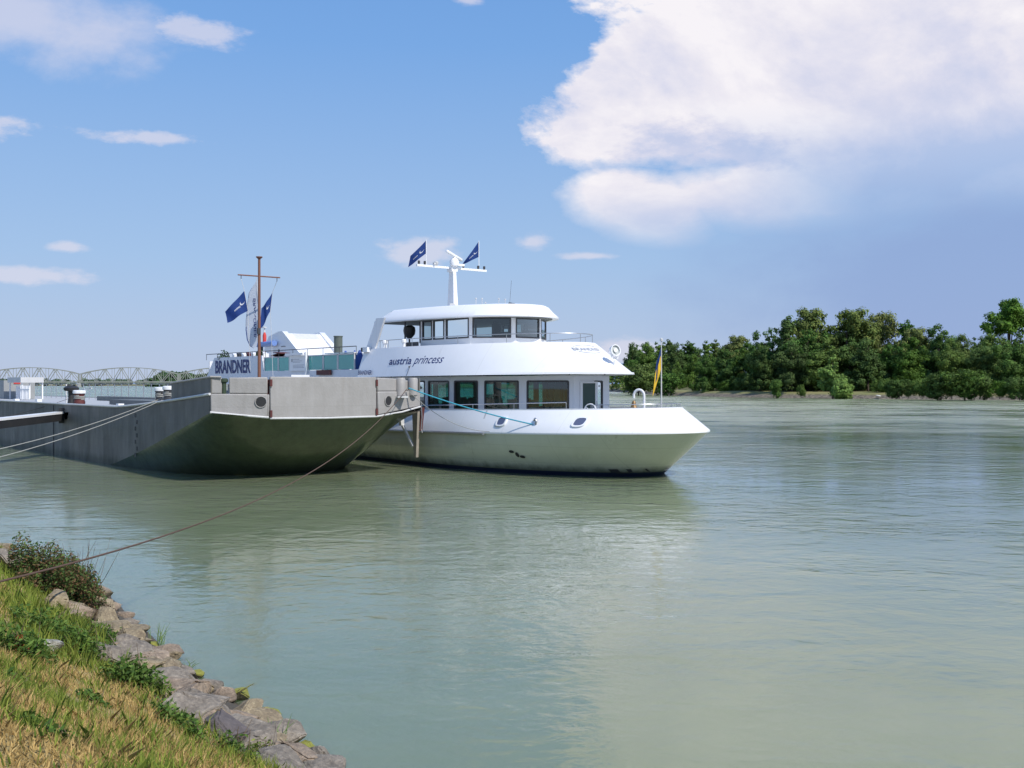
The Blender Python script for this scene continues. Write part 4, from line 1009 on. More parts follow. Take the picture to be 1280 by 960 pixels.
moss = [(300, 876, .34, 'mossy green rock standing in the water, farthest up the bank of the moss covered ones'), (326, 902, .42, 'olive moss covered rock in the water beside the dark slab'),
        (350, 932, .36, 'flat mossy rock awash below the olive one'), (380, 944, .32, 'small mossy rock behind the lowest pink boulder'),
        (243, 846, .25, 'small brown mossy stone at the waterline beside the middle boulders'), (188, 812, .25, 'little wet mossy stone under the thin grass tuft'), (322, 940, .4, 'weed covered stones at the foot of the dark slab')]
for i, (px, py, w, lb) in enumerate(moss):
    Yw = CAM_H * FPX / (py - 479.5); p = Vector(((px - 640) / FPX * Yw, Yw, .07))
    tag(rock(p, (w * 1.25, w, w * .75), 300 + i, RMO, npts=18), lb, 'rock')
cnt = 0
for i in range(len(WP) - 1):
    a, b_ = WP[i], WP[i + 1]
    if b_.x < -24 or a.x > 4: continue
    L_ = (b_ - a).length; nrm = Vector((b_ - a).normalized()); nrm = Vector((nrm.y, -nrm.x))
    k = 0
    while k * .66 < L_:
        for row in range(3):
            p = a + (b_ - a) * (k * .66 / L_) + nrm * (.26 + row * .56 + random.uniform(-.12, .12)) + (b_ - a).normalized() * random.uniform(-.2, .2)
            if row == 2 and random.random() < .25: continue
            s_ = random.uniform(.36, .58 if row == 0 else .82)
            w_ = (s_ * random.uniform(1.05, 1.5), s_, s_ * random.uniform(.42, .6))
            o = rock((p.x, p.y, gz(p.x, p.y) + w_[2] * .08), w_, 500 + cnt, random.choice(RM))
            tag(o, 'plain grey brown angular boulder packed in the stone edging of the near bank', 'rock', 'riprap boulders of the near bank'); cnt += 1
        k += 1

for i, (px, py, w_, lb) in enumerate(((150, 800, .3, 'small green tuft of leaves between the tan boulders near the waterline'), (205, 850, .28, 'green leaves in a crack right of the main weed clump'), (240, 872, .22, 'sprig of green leaves between the rocks above the mossy stones'), (98, 778, .3, 'yellow green weeds growing out of the stones under the bush'), (292, 945, .4, 'green weeds at the lower end of the dark slab'), (335, 950, .3, 'weeds in front of the lowest mossy stones'), (180, 838, .3, 'low weeds on the large pinkish boulder'))):
    weed(px, py, w_, w_ * .7, 260, lb, GR if i % 2 == 0 else [(.25, .28, .06), (.16, .22, .05)], .026)
# ------------------------------------------------------------------ ropes, gangway
def catenary(p0, p1, sag, n=40): return [p0.lerp(p1, i / n) - Vector((0, 0, sag * 4 * (i / n) * (1 - i / n))) for i in range(n + 1)]
def rope(name, p0, p1, sag, r, mat, label, cat='rope', n=40):
    pts = catenary(Vector(p0), Vector(p1), sag, n); o0 = pts[0].copy()
    return tag(MB().tube([p - o0 for p in pts], r, 8).build(name, mat, None, loc=o0), label, cat)
cr = bw(.45, 4.0, 4.05)
ge = Vector((-6.9, 12.9, 1.72))
rope('mooring_rope', cr, ge, 1.2, .016, 'roperust', 'long rusty brown mooring rope sagging from the barge corner to the grassy bank')
rope('mooring_rope', cr + Vector((.1, 0, .05)), sw(-6.76, -4.42, 2.40), .12, .03, 'ropeblue', 'bright blue mooring rope from the barge corner to the white ship bow')
rope('mooring_rope', cr + Vector((-.02, .0, .02)), sw(-9.2, -5.2, 2.02), .5, .014, 'ropegrey', 'thin slack grey line below the blue rope', 'line')
for k, (dx, dz, lb) in enumerate(((0, .1, 'upper of two thin grey cables running from the white capped bollards to the left'), (.35, 0, 'lower of two thin grey cables running from the white capped bollards to the left'))):
    p0 = bw(-6.9 + dx, -5.05, 3.68 + dz * .3); p1 = Vector((-24.5, 32.0, 1.2 - k * .6))
    rope('mooring_cable', p0, p1, .8, .017, 'ropegrey', lb, 'cable')
rope('mooring_line', bw(-21.6, -5.3, 3.5), bw(-36, -6.6, 1.8), .1, .012, 'roperust', 'short brown line running down the barge side from the red barrel bollard', 'line')
# gangway
ga = empty('gangway', bw(-20.6, -5.9, 0)); tag(ga, 'black gangway beam with white top running from the barge side to the left bank', 'gangway')
gi = ga.matrix_world.copy(); bpy.context.view_layer.update(); gi = ga.matrix_world.inverted()
g0 = gi @ at(74, 521, 61.6); g1 = gi @ Vector((-26.5, 37.5, 1.9))
MB().bar(g0, g1, .5, .42).build('beam', 'black', ga)
MB().bar(g0 + Vector((0, 0, .27)), g1 + Vector((0, 0, .27)), .56, .12).build('top_plate', 'white', ga)
MB().box(gi @ at(78, 519, 61.8), (.3, .3, .9)).bar(gi @ at(79, 519, 61.9), gi @ at(82, 518, 62.3), .3, .3).build('hinge', 'black', ga)
MB().loft([[gi @ at(x, y, 60.6) for x, y in q] for q in (((80, 515.5), (86, 514.5), (84, 524), (81, 523.5)), ((80.3, 516), (85.6, 515), (83.7, 523.5), (81, 523)))], True, True, True, False).build('bracket', 'pale', ga)

# ------------------------------------------------------------------ river
mt, t, b = newmat('river_water')
tc = t.n('ShaderNodeNewGeometry').outputs['Position']
big = t.noise(t.map(tc, (.020, .045, 1)), 1.0, 4, .6)
big2 = t.noise(t.map(tc, (.11, .16, 1), (0, 0, .4)), 1.0, 4, .6)
calm = t.ramp(t.m('ADD', t.m('MULTIPLY', big, .55), t.m('MULTIPLY', big2, .45)), [(.40, .28), (.60, 1.4)])
silt = t.ramp(t.noise(t.map(tc, (.03, .07, 1), (0, 0, .2)), 1., 5, .6), [(.32, (.150, .190, .112)), (.68, (.245, .272, .172))])
t.set(b.inputs['Base Color'], silt)
b.inputs['Roughness'].default_value = .03; b.inputs['IOR'].default_value = 1.37; b.inputs['Specular IOR Level'].default_value = .62
b.inputs['Subsurface Weight'].default_value = 1.0; b.inputs['Subsurface Radius'].default_value = (.8, 1., .7); b.inputs['Subsurface Scale'].default_value = 2.0
wv = t.noise(t.map(tc, (.50, .75, 1), (0, 0, .5)), 1., 3, .5, Distortion=.6)
w2 = t.noise(t.map(tc, (2.1, 3.0, 1), (0, 0, -.3)), 1., 3, .55, Distortion=.4)
w3 = t.noise(t.map(tc, (7, 10, 1), (0, 0, .9)), 1., 2, .5)
yy = t.n('ShaderNodeVectorMath', _operation='LENGTH', i0=tc).outputs['Value']
far = t.n('ShaderNodeMapRange', Value=yy); far.inputs[1].default_value = 50; far.inputs[2].default_value = 170; far = far.outputs[0]
t.set(b.inputs['Roughness'], t.m('ADD', .015, t.m('MULTIPLY', far, t.m('MULTIPLY', calm, .27))))
w0 = t.noise(t.map(tc, (.10, .30, 1), (0, 0, .12)), 1., 4, .6, Distortion=.5)
h = t.m('ADD', t.m('MULTIPLY', wv, .036), t.m('ADD', t.m('MULTIPLY', w2, .015), t.m('MULTIPLY', w3, .0019)))
h = t.m('ADD', h, t.m('MULTIPLY', w0, t.m('MULTIPLY', far, .10)))
t.set(b.inputs['Normal'], t.n('ShaderNodeBump', Strength=1.0, Distance=t.m('MULTIPLY', calm, t.m('ADD', 1.15, t.m('MULTIPLY', far, 3.2))), Height=h))
M['water'] = mt
mb = MB(); mb.add([(-6000, -60, 0), (6000, -60, 0), (6000, 7000, 0), (-6000, 7000, 0)], [(0, 1, 2, 3)])
tag(mb.build('river', 'water'), kind='structure')

# ------------------------------------------------------------------ far bank
SH = [Vector(p) for p in [(420, 120), (187, 230), (134.4, 273), (88, 319), (64, 362), (56, 430), (61.5, 500), (48, 640), (10, 850), (-161, 1200), (-420, 1600), (-820, 2250), (-1300, 2450), (-3200, 2500)]]
def smooth_poly(P, n=8):
    out = []
    for i in range(len(P) - 1):
        p0 = P[max(0, i - 1)]; p1 = P[i]; p2 = P[i + 1]; p3 = P[min(len(P) - 1, i + 2)]
        for k in range(n):
            u = k / n; out.append(.5 * ((2 * p1) + (p2 - p0) * u + (2 * p0 - 5 * p1 + 4 * p2 - p3) * u * u + (3 * p1 - p0 - 3 * p2 + p3) * u ** 3))
    return out + [P[-1]]
SS = smooth_poly(SH, 10)
rows = []
for i, p in enumerate(SS):
    d = (SS[min(i + 1, len(SS) - 1)] - SS[max(i - 1, 0)]).normalized(); n_ = Vector((d.y, -d.x)) 
    row = []
    for off, z in ((-6, -2), (0, -.05), (1.0, .5), (2.5, .9), (4, 1.4), (6, 1.75), (11, 1.9), (40, 2.4)):
        q = p + n_ * (off + (noise.noise((p.x * .07, p.y * .07, off)) * 1.6 if off > 0 else 0)); row.append((q.x, q.y, z + (noise.noise((q.x * .2, q.y * .2, 1)) * .25 if off > 0 else 0)))
    q = p + n_ * 900; row.append((q.x, q.y, 4.)); rows.append(row)
mb = MB().loft(rows, False)
mt, t, b = newmat('far_bank'); tc = t.n('ShaderNodeNewGeometry').outputs['Position']
z_ = t.n('ShaderNodeSeparateXYZ', Vector=tc).outputs[2]
nn = t.noise(tc, .5, 6, .65); n2 = t.noise(tc, .08, 4, .6)
cs = t.mix(t.ramp(t.noise(tc, 1.3, 6, .7), [(.4, 0.), (.6, 1.)]), (.05, .045, .035), (.24, .20, .15)); cg = t.mix(n2, (.30, .24, .10), (.10, .14, .04))
t.set(b.inputs['Base Color'], t.mix(t.ramp(t.m('DIVIDE', t.m('ADD', z_, t.m('MULTIPLY', nn, .8)), 4.), [(.30, 0.), (.46, 1.)]), cs, cg)); b.inputs['Roughness'].default_value = .95
tag(mb.build('far_bank', mt, angle=80), kind='structure')
# distant ridge
mb = MB(); rows = []
for i in range(60):
    x = -4000 + i * 150; hh = (8 if x < 300 else 60) + (6 if x < 300 else 70) * noise.noise((i * .09, 0, 3)) + 12 * noise.noise((i * .6, 2, 3)) + 190 * math.exp(-((x - 1100) / 700) ** 2) * .5
    rows.append([(x, 5200, 0), (x, 5400, max(15, hh)), (x, 6200, 0)])
mb.loft(rows, False)
mh, t, b = newmat('hazy_hill'); b.inputs['Base Color'].default_value = (.17, .24, .33, 1); b.inputs['Roughness'].default_value = 1; b.inputs['Specular IOR Level'].default_value = 0  # bluish base colour carries the aerial haze of distance
tag(mb.build('hills', mh), kind='structure')

def crown_mesh(name, seed, lobes, n, leaf, cols, mat='folfar'):
    rng = np.random.RandomState(seed); L_ = np.array(lobes); wgt = (L_[:, 3] ** 2); wgt = wgt / wgt.sum()
    # secondary clumps on the lobes for uneven outline
    nc = max(170, 7 * len(lobes)) * (3 if 'wood' in name else 1); k = rng.choice(len(L_), nc, p=wgt); d = rng.normal(size=(nc, 3)); d /= np.linalg.norm(d, axis=1, keepdims=True); d[:, 2] = d[:, 2] * .8 + .1
    cc = L_[k, :3] + d * (L_[k, 3] * rng.uniform(.55, .88, nc))[:, None]; cr_ = L_[k, 3] * rng.uniform(.26, .48, nc)
    ct = rng.uniform(.72, 1.25, nc)
    kk = rng.choice(nc, n, p=cr_ ** 2 / (cr_ ** 2).sum()); d2 = rng.normal(size=(n, 3)); d2 /= np.linalg.norm(d2, axis=1, keepdims=True)
    P = cc[kk] + d2 * (cr_[kk] * rng.uniform(.3, 1.08, n))[:, None] * np.array([1, 1, .8])
    Nn = d2 + (P - L_[k][kk][:, :3]) / L_[k][kk][:, 3:4] * .8 + rng.normal(size=(n, 3)) * .38 + np.array([.1, -.15, .45])
    v, f = leaf_quads(P, Nn, rng.uniform(.6, 1.35, n) * leaf, .62, rng)
    c = np.array(cols)[rng.randint(0, len(cols), n)] * (ct[kk] * rng.uniform(.7, 1.25, n))[:, None]
    return v, f, np.repeat(c, 4, 0)
G_D = [(0.062, 0.121, 0.026), (0.078, 0.145, 0.029), (0.095, 0.161, 0.033)]
G_M = [(0.113, 0.19, 0.029), (0.14, 0.218, 0.035), (0.088, 0.158, 0.028)]
G_L = [(.095, .175, .030), (.120, .200, .038), (.075, .145, .028)]
G_S = [(0.178, 0.212, 0.055), (0.211, 0.237, 0.062), (0.14, 0.179, 0.047)]
M['bark'] = paint('bark', (.10, .08, .06), .9, .4, (.05, .04, .03), bump=.4)
protos = []
def tree_proto(kind, seed, H, Wd, cols, n=5200, leaf=.42):
    rng = random.Random(seed); lobes = []
    if kind == 'round':
        for i in range(9): a = rng.uniform(0, 6.28); r_ = rng.uniform(.1, .62) * Wd / 2; zz = rng.uniform(.28, .82); lobes.append((r_ * math.cos(a), r_ * math.sin(a), H * zz, Wd * rng.uniform(.17, .27) * (1.15 - .4 * abs(zz - .5))))
        lobes.append((0, 0, H * .55, Wd * .3)); lobes.append((rng.uniform(-1, 1), 0, H * .84, Wd * .2)); 
        for i in range(5): a = i * 1.26; lobes.append((Wd * .3 * math.cos(a), Wd * .3 * math.sin(a), H * .2, Wd * .2)); lobes.append((Wd * .2 * math.cos(a + .6), Wd * .2 * math.sin(a + .6), H * .08, Wd * .16))
    elif kind == 'tall':
        for i in range(12): zz = .16 + .75 * i / 11; a = rng.uniform(0, 6.28); r_ = rng.uniform(.0, .5) * Wd / 2 * (1.2 - zz); lobes.append((r_ * math.cos(a), r_ * math.sin(a), H * zz, Wd * (.33 - .17 * zz) * rng.uniform(.8, 1.15)))
    elif kind == 'umbrella':
        for i in range(11): a = rng.uniform(0, 6.28); r_ = rng.uniform(.1, .8) * Wd / 2; lobes.append((r_ * math.cos(a), r_ * math.sin(a), H * rng.uniform(.68, .92), Wd * rng.uniform(.12, .19)))
    elif kind == 'bush':
        for i in range(9): a = rng.uniform(0, 6.28); r_ = rng.uniform(.0, .6) * Wd / 2; lobes.append((r_ * math.cos(a), r_ * math.sin(a), H * rng.uniform(.10, .68), Wd * rng.uniform(.2, .3)))
    elif kind == 'cone':
        for i in range(10): zz = .10 + .82 * i / 9; a = rng.uniform(0, 6.28); q_ = Wd * .26 * (1.1 - zz); lobes.append((q_ * math.cos(a), q_ * math.sin(a), H * zz, Wd * .30 * (1.08 - zz * .75) * rng.uniform(.8, 1.15)))
    v, f, c = crown_mesh('crown', seed, lobes, n, leaf, cols)
    # dark inner mass of leaves so the crown is not see-through
    root = empty('tree', (0, 0, 0)); crown = np_mesh('crown', v, f, c, 'folfar', root)
    m_ = MB(); th = H * .62 if kind != 'bush' else H * .3
    m_.tube([(0, 0, -1), (rng.uniform(-.2, .2), 0, th * .5), (rng.uniform(-.4, .4), rng.uniform(-.4, .4), th), (0, 0, H * .8 if kind != 'bush' else H * .5)], [H * .02, H * .016, H * .011, H * .004], 8)
    for i in range(6):
        lb = rng.choice(lobes); z0 = th * rng.uniform(.35, .95); m_.tube([(0, 0, z0), (lb[0] * .5, lb[1] * .5, z0 + (lb[2] - z0) * .6), (lb[0], lb[1], lb[2])], [H * .008, H * .005, H * .002], 6)
    m_.build('trunk', 'bark', root)
    return root
TP = {'round_d': ('round', 11, 20, 17, G_D), 'round_m': ('round', 12, 20, 18, G_M), 'round_s': ('round', 14, 20, 17, G_S), 'tall_d': ('tall', 15, 22, 12, G_D), 'tall_m': ('tall', 16, 22, 12, G_M),
      'round_l': ('round', 13, 20, 16, G_L), 'umb': ('umbrella', 17, 24, 20, G_M), 'bush_l': ('bush', 18, 8, 9, G_L), 'bush_s': ('bush', 19, 8, 12, G_M), 'cone_l': ('cone', 20, 13, 11, [(.15, .29, .04), (.20, .34, .05), (.11, .22, .035)])}
hero = {k: tree_proto(v[0], v[1], v[2], v[3], v[4], n=5000 if 'bush' in k else (16000 if 'round' in k else 12000), leaf=.33 if 'bush' not in k else .26) for k, v in TP.items()}
usedp = set()
def put_tree(kind, px, Y, h, label, group='trees of the far bank wood', wmul=1., rz=None, name='tree', cat='tree', zb_=2.2):
    src = hero[kind]
    if kind in usedp: o = copy_tree(src)
    else: o = src; usedp.add(kind)
    o.name = name
    s = h / TP[kind][2]; o.scale = (s * wmul, s * wmul, s); o.location = ((px - 640) / FPX * Y, Y, zb_); o.rotation_euler.z = rz if rz is not None else random.uniform(0, 6.28)
    tag(o, label, cat, group); return o
# singled-out trees and bushes
TL_ = put_tree('cone_l', 1041, 302, 12.4, 'bright green young tree standing alone on the shore in front of the dark wood', None, 1.0, .4, 'young_tree', zb_=.6)
put_tree('bush_l', 971, 318, 6.2, 'small round bright bush at the far waterline left of the young tree', None, .8, .2, 'bush', 'bush', zb_=.6)
put_tree('bush_s', 1002, 312, 4.0, 'low dull bush at the far waterline between round bush and young tree', None, .55, .2, 'bush', 'bush', zb_=.6)
put_tree('umb', 1262, 372, 32, 'tallest far tree with spreading crown on a bare trunk at the right edge', None, 1.0, 1.2, 'tall_tree')
put_tree('round_s', 925, 384, 20.5, 'pale grey green willow tree standing out from the dark wood', None, .95, 2., 'willow_tree')
put_tree('bush_s', 798, 395, 12.5, 'wide rounded willow bush at the shore just right of the white ship', None, 1.15, .7, 'bush', 'bush', zb_=.8)
put_tree('bush_l', 838, 385, 9.5, 'round green bush on the shore behind the bow flag', None, 1.1, 1.7, 'bush', 'bush', zb_=.8)
lab = {'round_d': 'broad dark green tree', 'round_m': 'broad mid green tree', 'tall_d': 'narrow dark green tree', 'tall_m': 'narrow mid green tree', 'round_l': 'light green rounded tree', 'round_s': 'dull grey green poplar', 'bush_l': 'bright green shrub', 'bush_s': 'dull green shrub'}
def pt(k, px, Y, h, w=1.): put_tree(k, px, Y, h, zb_=(1.0 if 'bush' in k else 2.0), label=lab[k] + ' in the wood on the far bank', group='far bank wood: ' + lab[k] + 's', wmul=w, name='shrub' if 'bush' in k else 'tree', cat='shrub' if 'bush' in k else 'tree')
for k, px, Y, h, w in [
    ('round_d', 965, 352, 22, .9), ('tall_d', 985, 345, 25.5, 1.2), ('round_s', 1018, 350, 28.5, .85), ('round_s', 1060, 342, 27.5, .9), ('round_s', 1098, 350, 27, .8),
    ('tall_d', 1132, 352, 24.5, 1.1), ('round_s', 1140, 338, 21, .8), ('round_d', 1172, 330, 22, .95), ('round_m', 1205, 318, 17.5, .9), ('round_d', 1225, 340, 18.5, 1.0),
    ('round_l', 1232, 306, 15.5, 1.0), ('round_l', 1268, 296, 15.8, 1.0), ('round_m', 1188, 312, 16, .9), ('round_m', 1140, 318, 16.5, 1.0), ('round_d', 1085, 322, 17, 1.1), ('round_m', 1030, 330, 17, 1.0),
    ('round_d', 990, 332, 16, 1.0), ('round_d', 950, 345, 16, .9), ('round_d', 1112, 326, 15, 1.0), ('round_d', 1010, 340, 21, 1.0), ('round_d', 1062, 334, 18, 1.0),
    ('round_m', 940, 365, 15.5, .7), ('round_d', 905, 400, 16, .9), ('round_d', 882, 372, 13, .8), ('tall_d', 880, 410, 14, 1.1), ('round_m', 866, 440, 15, .8), ('tall_m', 884, 470, 22, 1.2),
    ('round_d', 848, 500, 23, .9), ('tall_m', 826, 520, 23.5, 1.1), ('round_m', 808, 540, 24, .8), ('tall_d', 862, 510, 24, 1.2), ('tall_m', 894, 480, 23, 1.), ('round_d', 790, 560, 25.5, .8), ('tall_d', 836, 540, 26, 1.1),
    ('round_m', 820, 440, 12, .9), ('round_l', 790, 460, 15, .8), ('round_m', 846, 452, 12, .8), ('round_m', 765, 470, 14, 1.), ('round_m', 745, 500, 17, 1.), ('round_d', 720, 560, 20, 1.), ('tall_d', 740, 600, 24, 1.2),
    ('round_d', 690, 640, 20, 1.2), ('round_m', 650, 700, 21, 1.3), ('round_d', 600, 780, 21, 1.4), ('round_m', 550, 840, 22, 1.4), ('round_d', 500, 900, 22, 1.4), ('round_m', 450, 960, 22, 1.5), ('round_d', 400, 1050, 22, 1.5),
    ('round_d', 1300, 300, 17, 1.), ('round_m', 1330, 290, 18, 1.), ('round_d', 1370, 282, 20, 1.), ('round_m', 1410, 275, 18, 1.), ('round_d', 1450, 268, 20, 1.1), ('round_s', 1330, 330, 24, 1.), ('round_d', 1290, 335, 20, 1.),
    ('round_d', 1250, 330, 18, 1.1), ('bush_l', 1150, 300, 5.5, 1.), ('bush_s', 1190, 294, 5, 1.), ('bush_s', 1225, 288, 5.5, 1.), ('bush_l', 1262, 282, 5, 1.), ('bush_s', 905, 362, 5, .9), ('bush_s', 1105, 308, 5.5, 1.), ('bush_l', 1215, 300, 7, 1.), ('bush_s', 925, 360, 6, 1.), ('bush_l', 880, 366, 5, 1.)]:
    pt(k, px, Y, h, w)
for i in range(26):
    px = 1108 + i * 14 + random.uniform(-4, 4); pt(random.choice(['bush_l', 'bush_s', 'bush_s']), px, CAM_H * FPX / (499.5 + (px - 1108) * .012 - 479.5) + 4.5, random.uniform(3.5, 8), random.uniform(.8, 1.3))
for i in range(14):
    px = 872 + i * 17 + random.uniform(-6, 6); pt(random.choice(['bush_l', 'bush_s']), px, 374 - (px - 872) * .22 + random.uniform(2, 7), random.uniform(2.5, 5), 1.)
# a shaded second rank fills the depth of the wood
for i in range(30):
    px = 905 + i * 16; Y = 372 - (px - 905) * .12 + random.uniform(-4, 8); pt(random.choice(['round_d', 'tall_d', 'round_d', 'round_m']), px, Y, random.uniform(15, 19), 1.1)
for i in range(12): pt(random.choice(['round_d', 'tall_d']), 790 + i * 12, 575 + random.uniform(-15, 25), random.uniform(22, 26), 1.1)
# distant woods: masses nobody could count
def far_wood(name, spots, leaf, cols, seed, label, n=9000):
    v, f, c = crown_mesh(name, seed, spots, n, leaf, cols); 
    tag(np_mesh(name, v, f, c, 'folfar2'), label, 'wood', kind='stuff')
HZ = [(.09, .135, .09), (.11, .155, .10), (.075, .115, .08)]  # leaf greens paled towards blue, distance haze mixed into the colour
sp_ = []
for i in range(34):
    px = 190 + i * 5 + random.uniform(-3, 3); Y = 1720 + random.uniform(-60, 80); topy = 466 if px < 200 else 460
    hgt_ = (479.5 - topy) / FPX * Y * random.uniform(.7, .98); sp_.append(((px - 640) / FPX * Y, Y, hgt_ * .6, hgt_ * .5)); sp_.append(((px - 640) / FPX * Y, Y - 10, hgt_ * .25, hgt_ * .4))
far_wood('distant_wood', sp_, 2.4, [(.06, .11, .045), (.075, .13, .05), (.045, .085, .04)], 31, 'green riverside wood behind the distant bridge, left of the barge bow', 40000)
sp_ = []
for i in range(70):
    px = -220 + i * 6.5 + random.uniform(-3, 3); Y = 2380 + random.uniform(-40, 60); hgt_ = random.uniform(12, 18); sp_.append(((px - 640) / FPX * Y, Y, hgt_ * .5, hgt_ * .55))
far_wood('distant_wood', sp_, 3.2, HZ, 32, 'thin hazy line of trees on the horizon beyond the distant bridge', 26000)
for i, (px, Y, s_, lb) in enumerate(((1098, 300, 1.6, 'small white boulder on the far shore right of the young tree'), (897, 361, 1.5, 'small white boulder on the far shore below the willow tree'))):
    p = at(px, 492 if i == 0 else 491, Y); p.z = .9
    tag(rock(p, (s_, s_ * .7, s_ * .5), 900 + i, paint('white_stone', (.7, .68, .64), .8, .2), name='white_boulder'), lb, 'rock')

# ------------------------------------------------------------------ distant bridge
BY = 1500.; pxm = BY / FPX
br = empty('truss_bridge', ((100 - 640) * pxm, BY, 0)); tag(br, 'long pale steel truss bridge with arched spans far upriver on the left', 'bridge')
ox = (100 - 640) * pxm
for sx0, sx1 in ((-270, -147), (-146, -25), (-24, 98), (99, 222), (223, 330), (331, 450)):
    x0 = (sx0 - 640) * pxm - ox; x1 = (sx1 - 640) * pxm - ox; mb = MB(); n_ = 12
    for yy in (0, 9):
        tp = []
        for i in range(n_ + 1):
            u = i / n_; x = x0 + (x1 - x0) * u; zt = 18.5 + 9.5 * math.sin(math.pi * u) ** .8; tp.append((x, yy, zt))
        for a, b_ in zip(tp, tp[1:]): mb.bar(a, b_, .9, .9)
        for i in range(n_ + 1):
            mb.bar((tp[i][0], yy, 7.5), tp[i], .45 if 0 < i < n_ else 1.1)
            if i < n_: mb.bar((tp[i][0], yy, 7.5), tp[i + 1], .8) if i % 2 == 0 else mb.bar(tp[i], (tp[i + 1][0], yy, 7.5), .8)
        mb.bar((x0, yy, 7.2), (x1, yy, 7.2), 1.2, 1.8)
    mb.box(((x0 + x1) / 2, 4.5, 7.0), (x1 - x0, 9, .5)); mb.build('truss_span', 'bridge', br)
    MB().box((x1 + .8, 4.5, 2.4), (5, 12, 7.2)).build('pier', 'concrete', br)

# ------------------------------------------------------------------ world and sun
SE = R(48); sh = Vector((.75, -.66)).normalized()
sdir = Vector((sh.x * math.cos(SE), sh.y * math.cos(SE), math.sin(SE)))
su = bpy.data.lights.new('sun', 'SUN'); su.energy = 4.5; su.angle = R(.5); su.color = (1, .955, .88)
so = bpy.data.objects.new('sun', su); COL.objects.link(so); so.rotation_euler = (-sdir).to_track_quat('-Z', 'Y').to_euler(); so.location = (20, -20, 40)
w = bpy.data.worlds.new('World'); scene.world = w; w.use_nodes = True; t = NT(w.node_tree)
bg = w.node_tree.nodes['Background']
sky = t.n('ShaderNodeTexSky'); sky.sky_type = 'NISHITA'; sky.sun_disc = False; sky.sun_elevation = SE; sky.sun_rotation = math.atan2(sh.x, sh.y); sky.air_density = 1.0; sky.dust_density = .6; sky.ozone_density = 1.4
d = t.n('ShaderNodeTexCoord').outputs['Generated']
sx = t.n('ShaderNodeSeparateXYZ', Vector=d); X, Y, Z = sx.outputs
az = t.m('MULTIPLY', t.m('ARCTAN2', X, Y), 57.2958); el = t.m('MULTIPLY', t.m('ARCSINE', Z), 57.2958)
n_a = t.noise(t.map(d, (1, 1, 1.7)), 5.5, 9, .62, Distortion=.25)
n_b = t.noise(t.map(d, (1, 1, 2.0), (0, 0, 0), (3, 1, 2)), 17, 8, .62)
pert = t.m('ADD', t.m('MULTIPLY', t.m('SUBTRACT', n_a, .5), 2.8), t.m('MULTIPLY', t.m('SUBTRACT', n_b, .5), 1.0))
n_c = t.noise(t.map(d, (1, 1, 2.4), (0, 0, 0), (5, 2, 1)), 30, 8, .65)
pert_s = t.m('ADD', t.m('MULTIPLY', t.m('SUBTRACT', n_b, .5), 3.5), t.m('MULTIPLY', t.m('SUBTRACT', n_c, .5), 3.0))
pert_b = pert
def blob(a0, e0, ra_, re_, tilt=0., k=1.0, pert=None):
    pert = pert or (pert_s if ra_ < 9 and re_ < 2 else pert_b)
    da = t.m('SUBTRACT', az, a0); de = t.m('SUBTRACT', el, e0); c, s = math.cos(R(tilt)), math.sin(R(tilt))
    u = t.m('DIVIDE', t.m('ADD', t.m('MULTIPLY', da, c), t.m('MULTIPLY', de, s)), ra_); v = t.m('DIVIDE', t.m('SUBTRACT', t.m('MULTIPLY', de, c), t.m('MULTIPLY', da, s)), re_)
    r_ = t.m('SQRT', t.m('ADD', t.m('MULTIPLY', u, u), t.m('MULTIPLY', v, v)))
    return t.m('ADD', t.m('SUBTRACT', 1., r_), t.m('MULTIPLY', pert, k))
def sstep(x, a, b):
    nd = t.n('ShaderNodeMapRange', Value=x); nd.interpolation_type = 'SMOOTHSTEP'; nd.inputs[1].default_value = a; nd.inputs[2].default_value = b; return nd.outputs[0]
def mx(*a):
    r_ = a[0]
    for b_ in a[1:]: r_ = t.m('MAXIMUM', r_, b_)
    return r_
BIG = mx(blob(15.0, 17.0, 14.8, 4.6, 14, .34), blob(24, 17.5, 20, 8.0, 8, .34), blob(22, 26, 26, 7.5, 0, .34), blob(27, 12, 12, 4.0, 0, .3), blob(7.2, 9.6, 5.0, 2.2, -8, .34), blob(17, 10.0, 12, 2.3, 0, .3))
soft = t.m('ADD', .10, t.m('MULTIPLY', sstep(el, 13.5, 8.0), .34)); lowfade = t.m('MULTIPLY', sstep(el, 5.6, 11.0), t.m('MAXIMUM', sstep(el, 7.0, 15.5), sstep(az, 22, 9)))
cbig = t.m('MULTIPLY', t.m('MINIMUM', 1., t.m('MAXIMUM', 0., t.m('DIVIDE', BIG, soft))), t.m('ADD', .0, lowfade))
STORM = blob(24, 5.0, 18, 7.5, 0, .25); cst = sstep(STORM, 0., .75)
SM = mx(blob(-27, 18.2, 10, 3.4, -10, .55), blob(-17, 18.0, 2.8, .9, -4, .5), blob(-4.9, 7.2, 2.5, 1.0, 0, .45), blob(1.2, 7.8, 1.2, .55, 0, .4), blob(-25.5, 5.4, 4.0, .5, 0, .45), blob(-23.2, 6.9, 1.2, .35, 0, .4), blob(4.2, 7.0, 2.0, .3, 0, .4), blob(-2.4, 20.4, 1.0, .45, 0, .4), blob(6.4, 1.9, 2.6, .8, 0, .5), blob(-29, 12.5, 4, 1.1, 0, .6), blob(-28, 12.8, 4.5, .5, 0, .6), blob(-19, 12.6, 3.5, .4, 0, .6))
csm = t.m('MULTIPLY', sstep(SM, -.05, .65), .62)
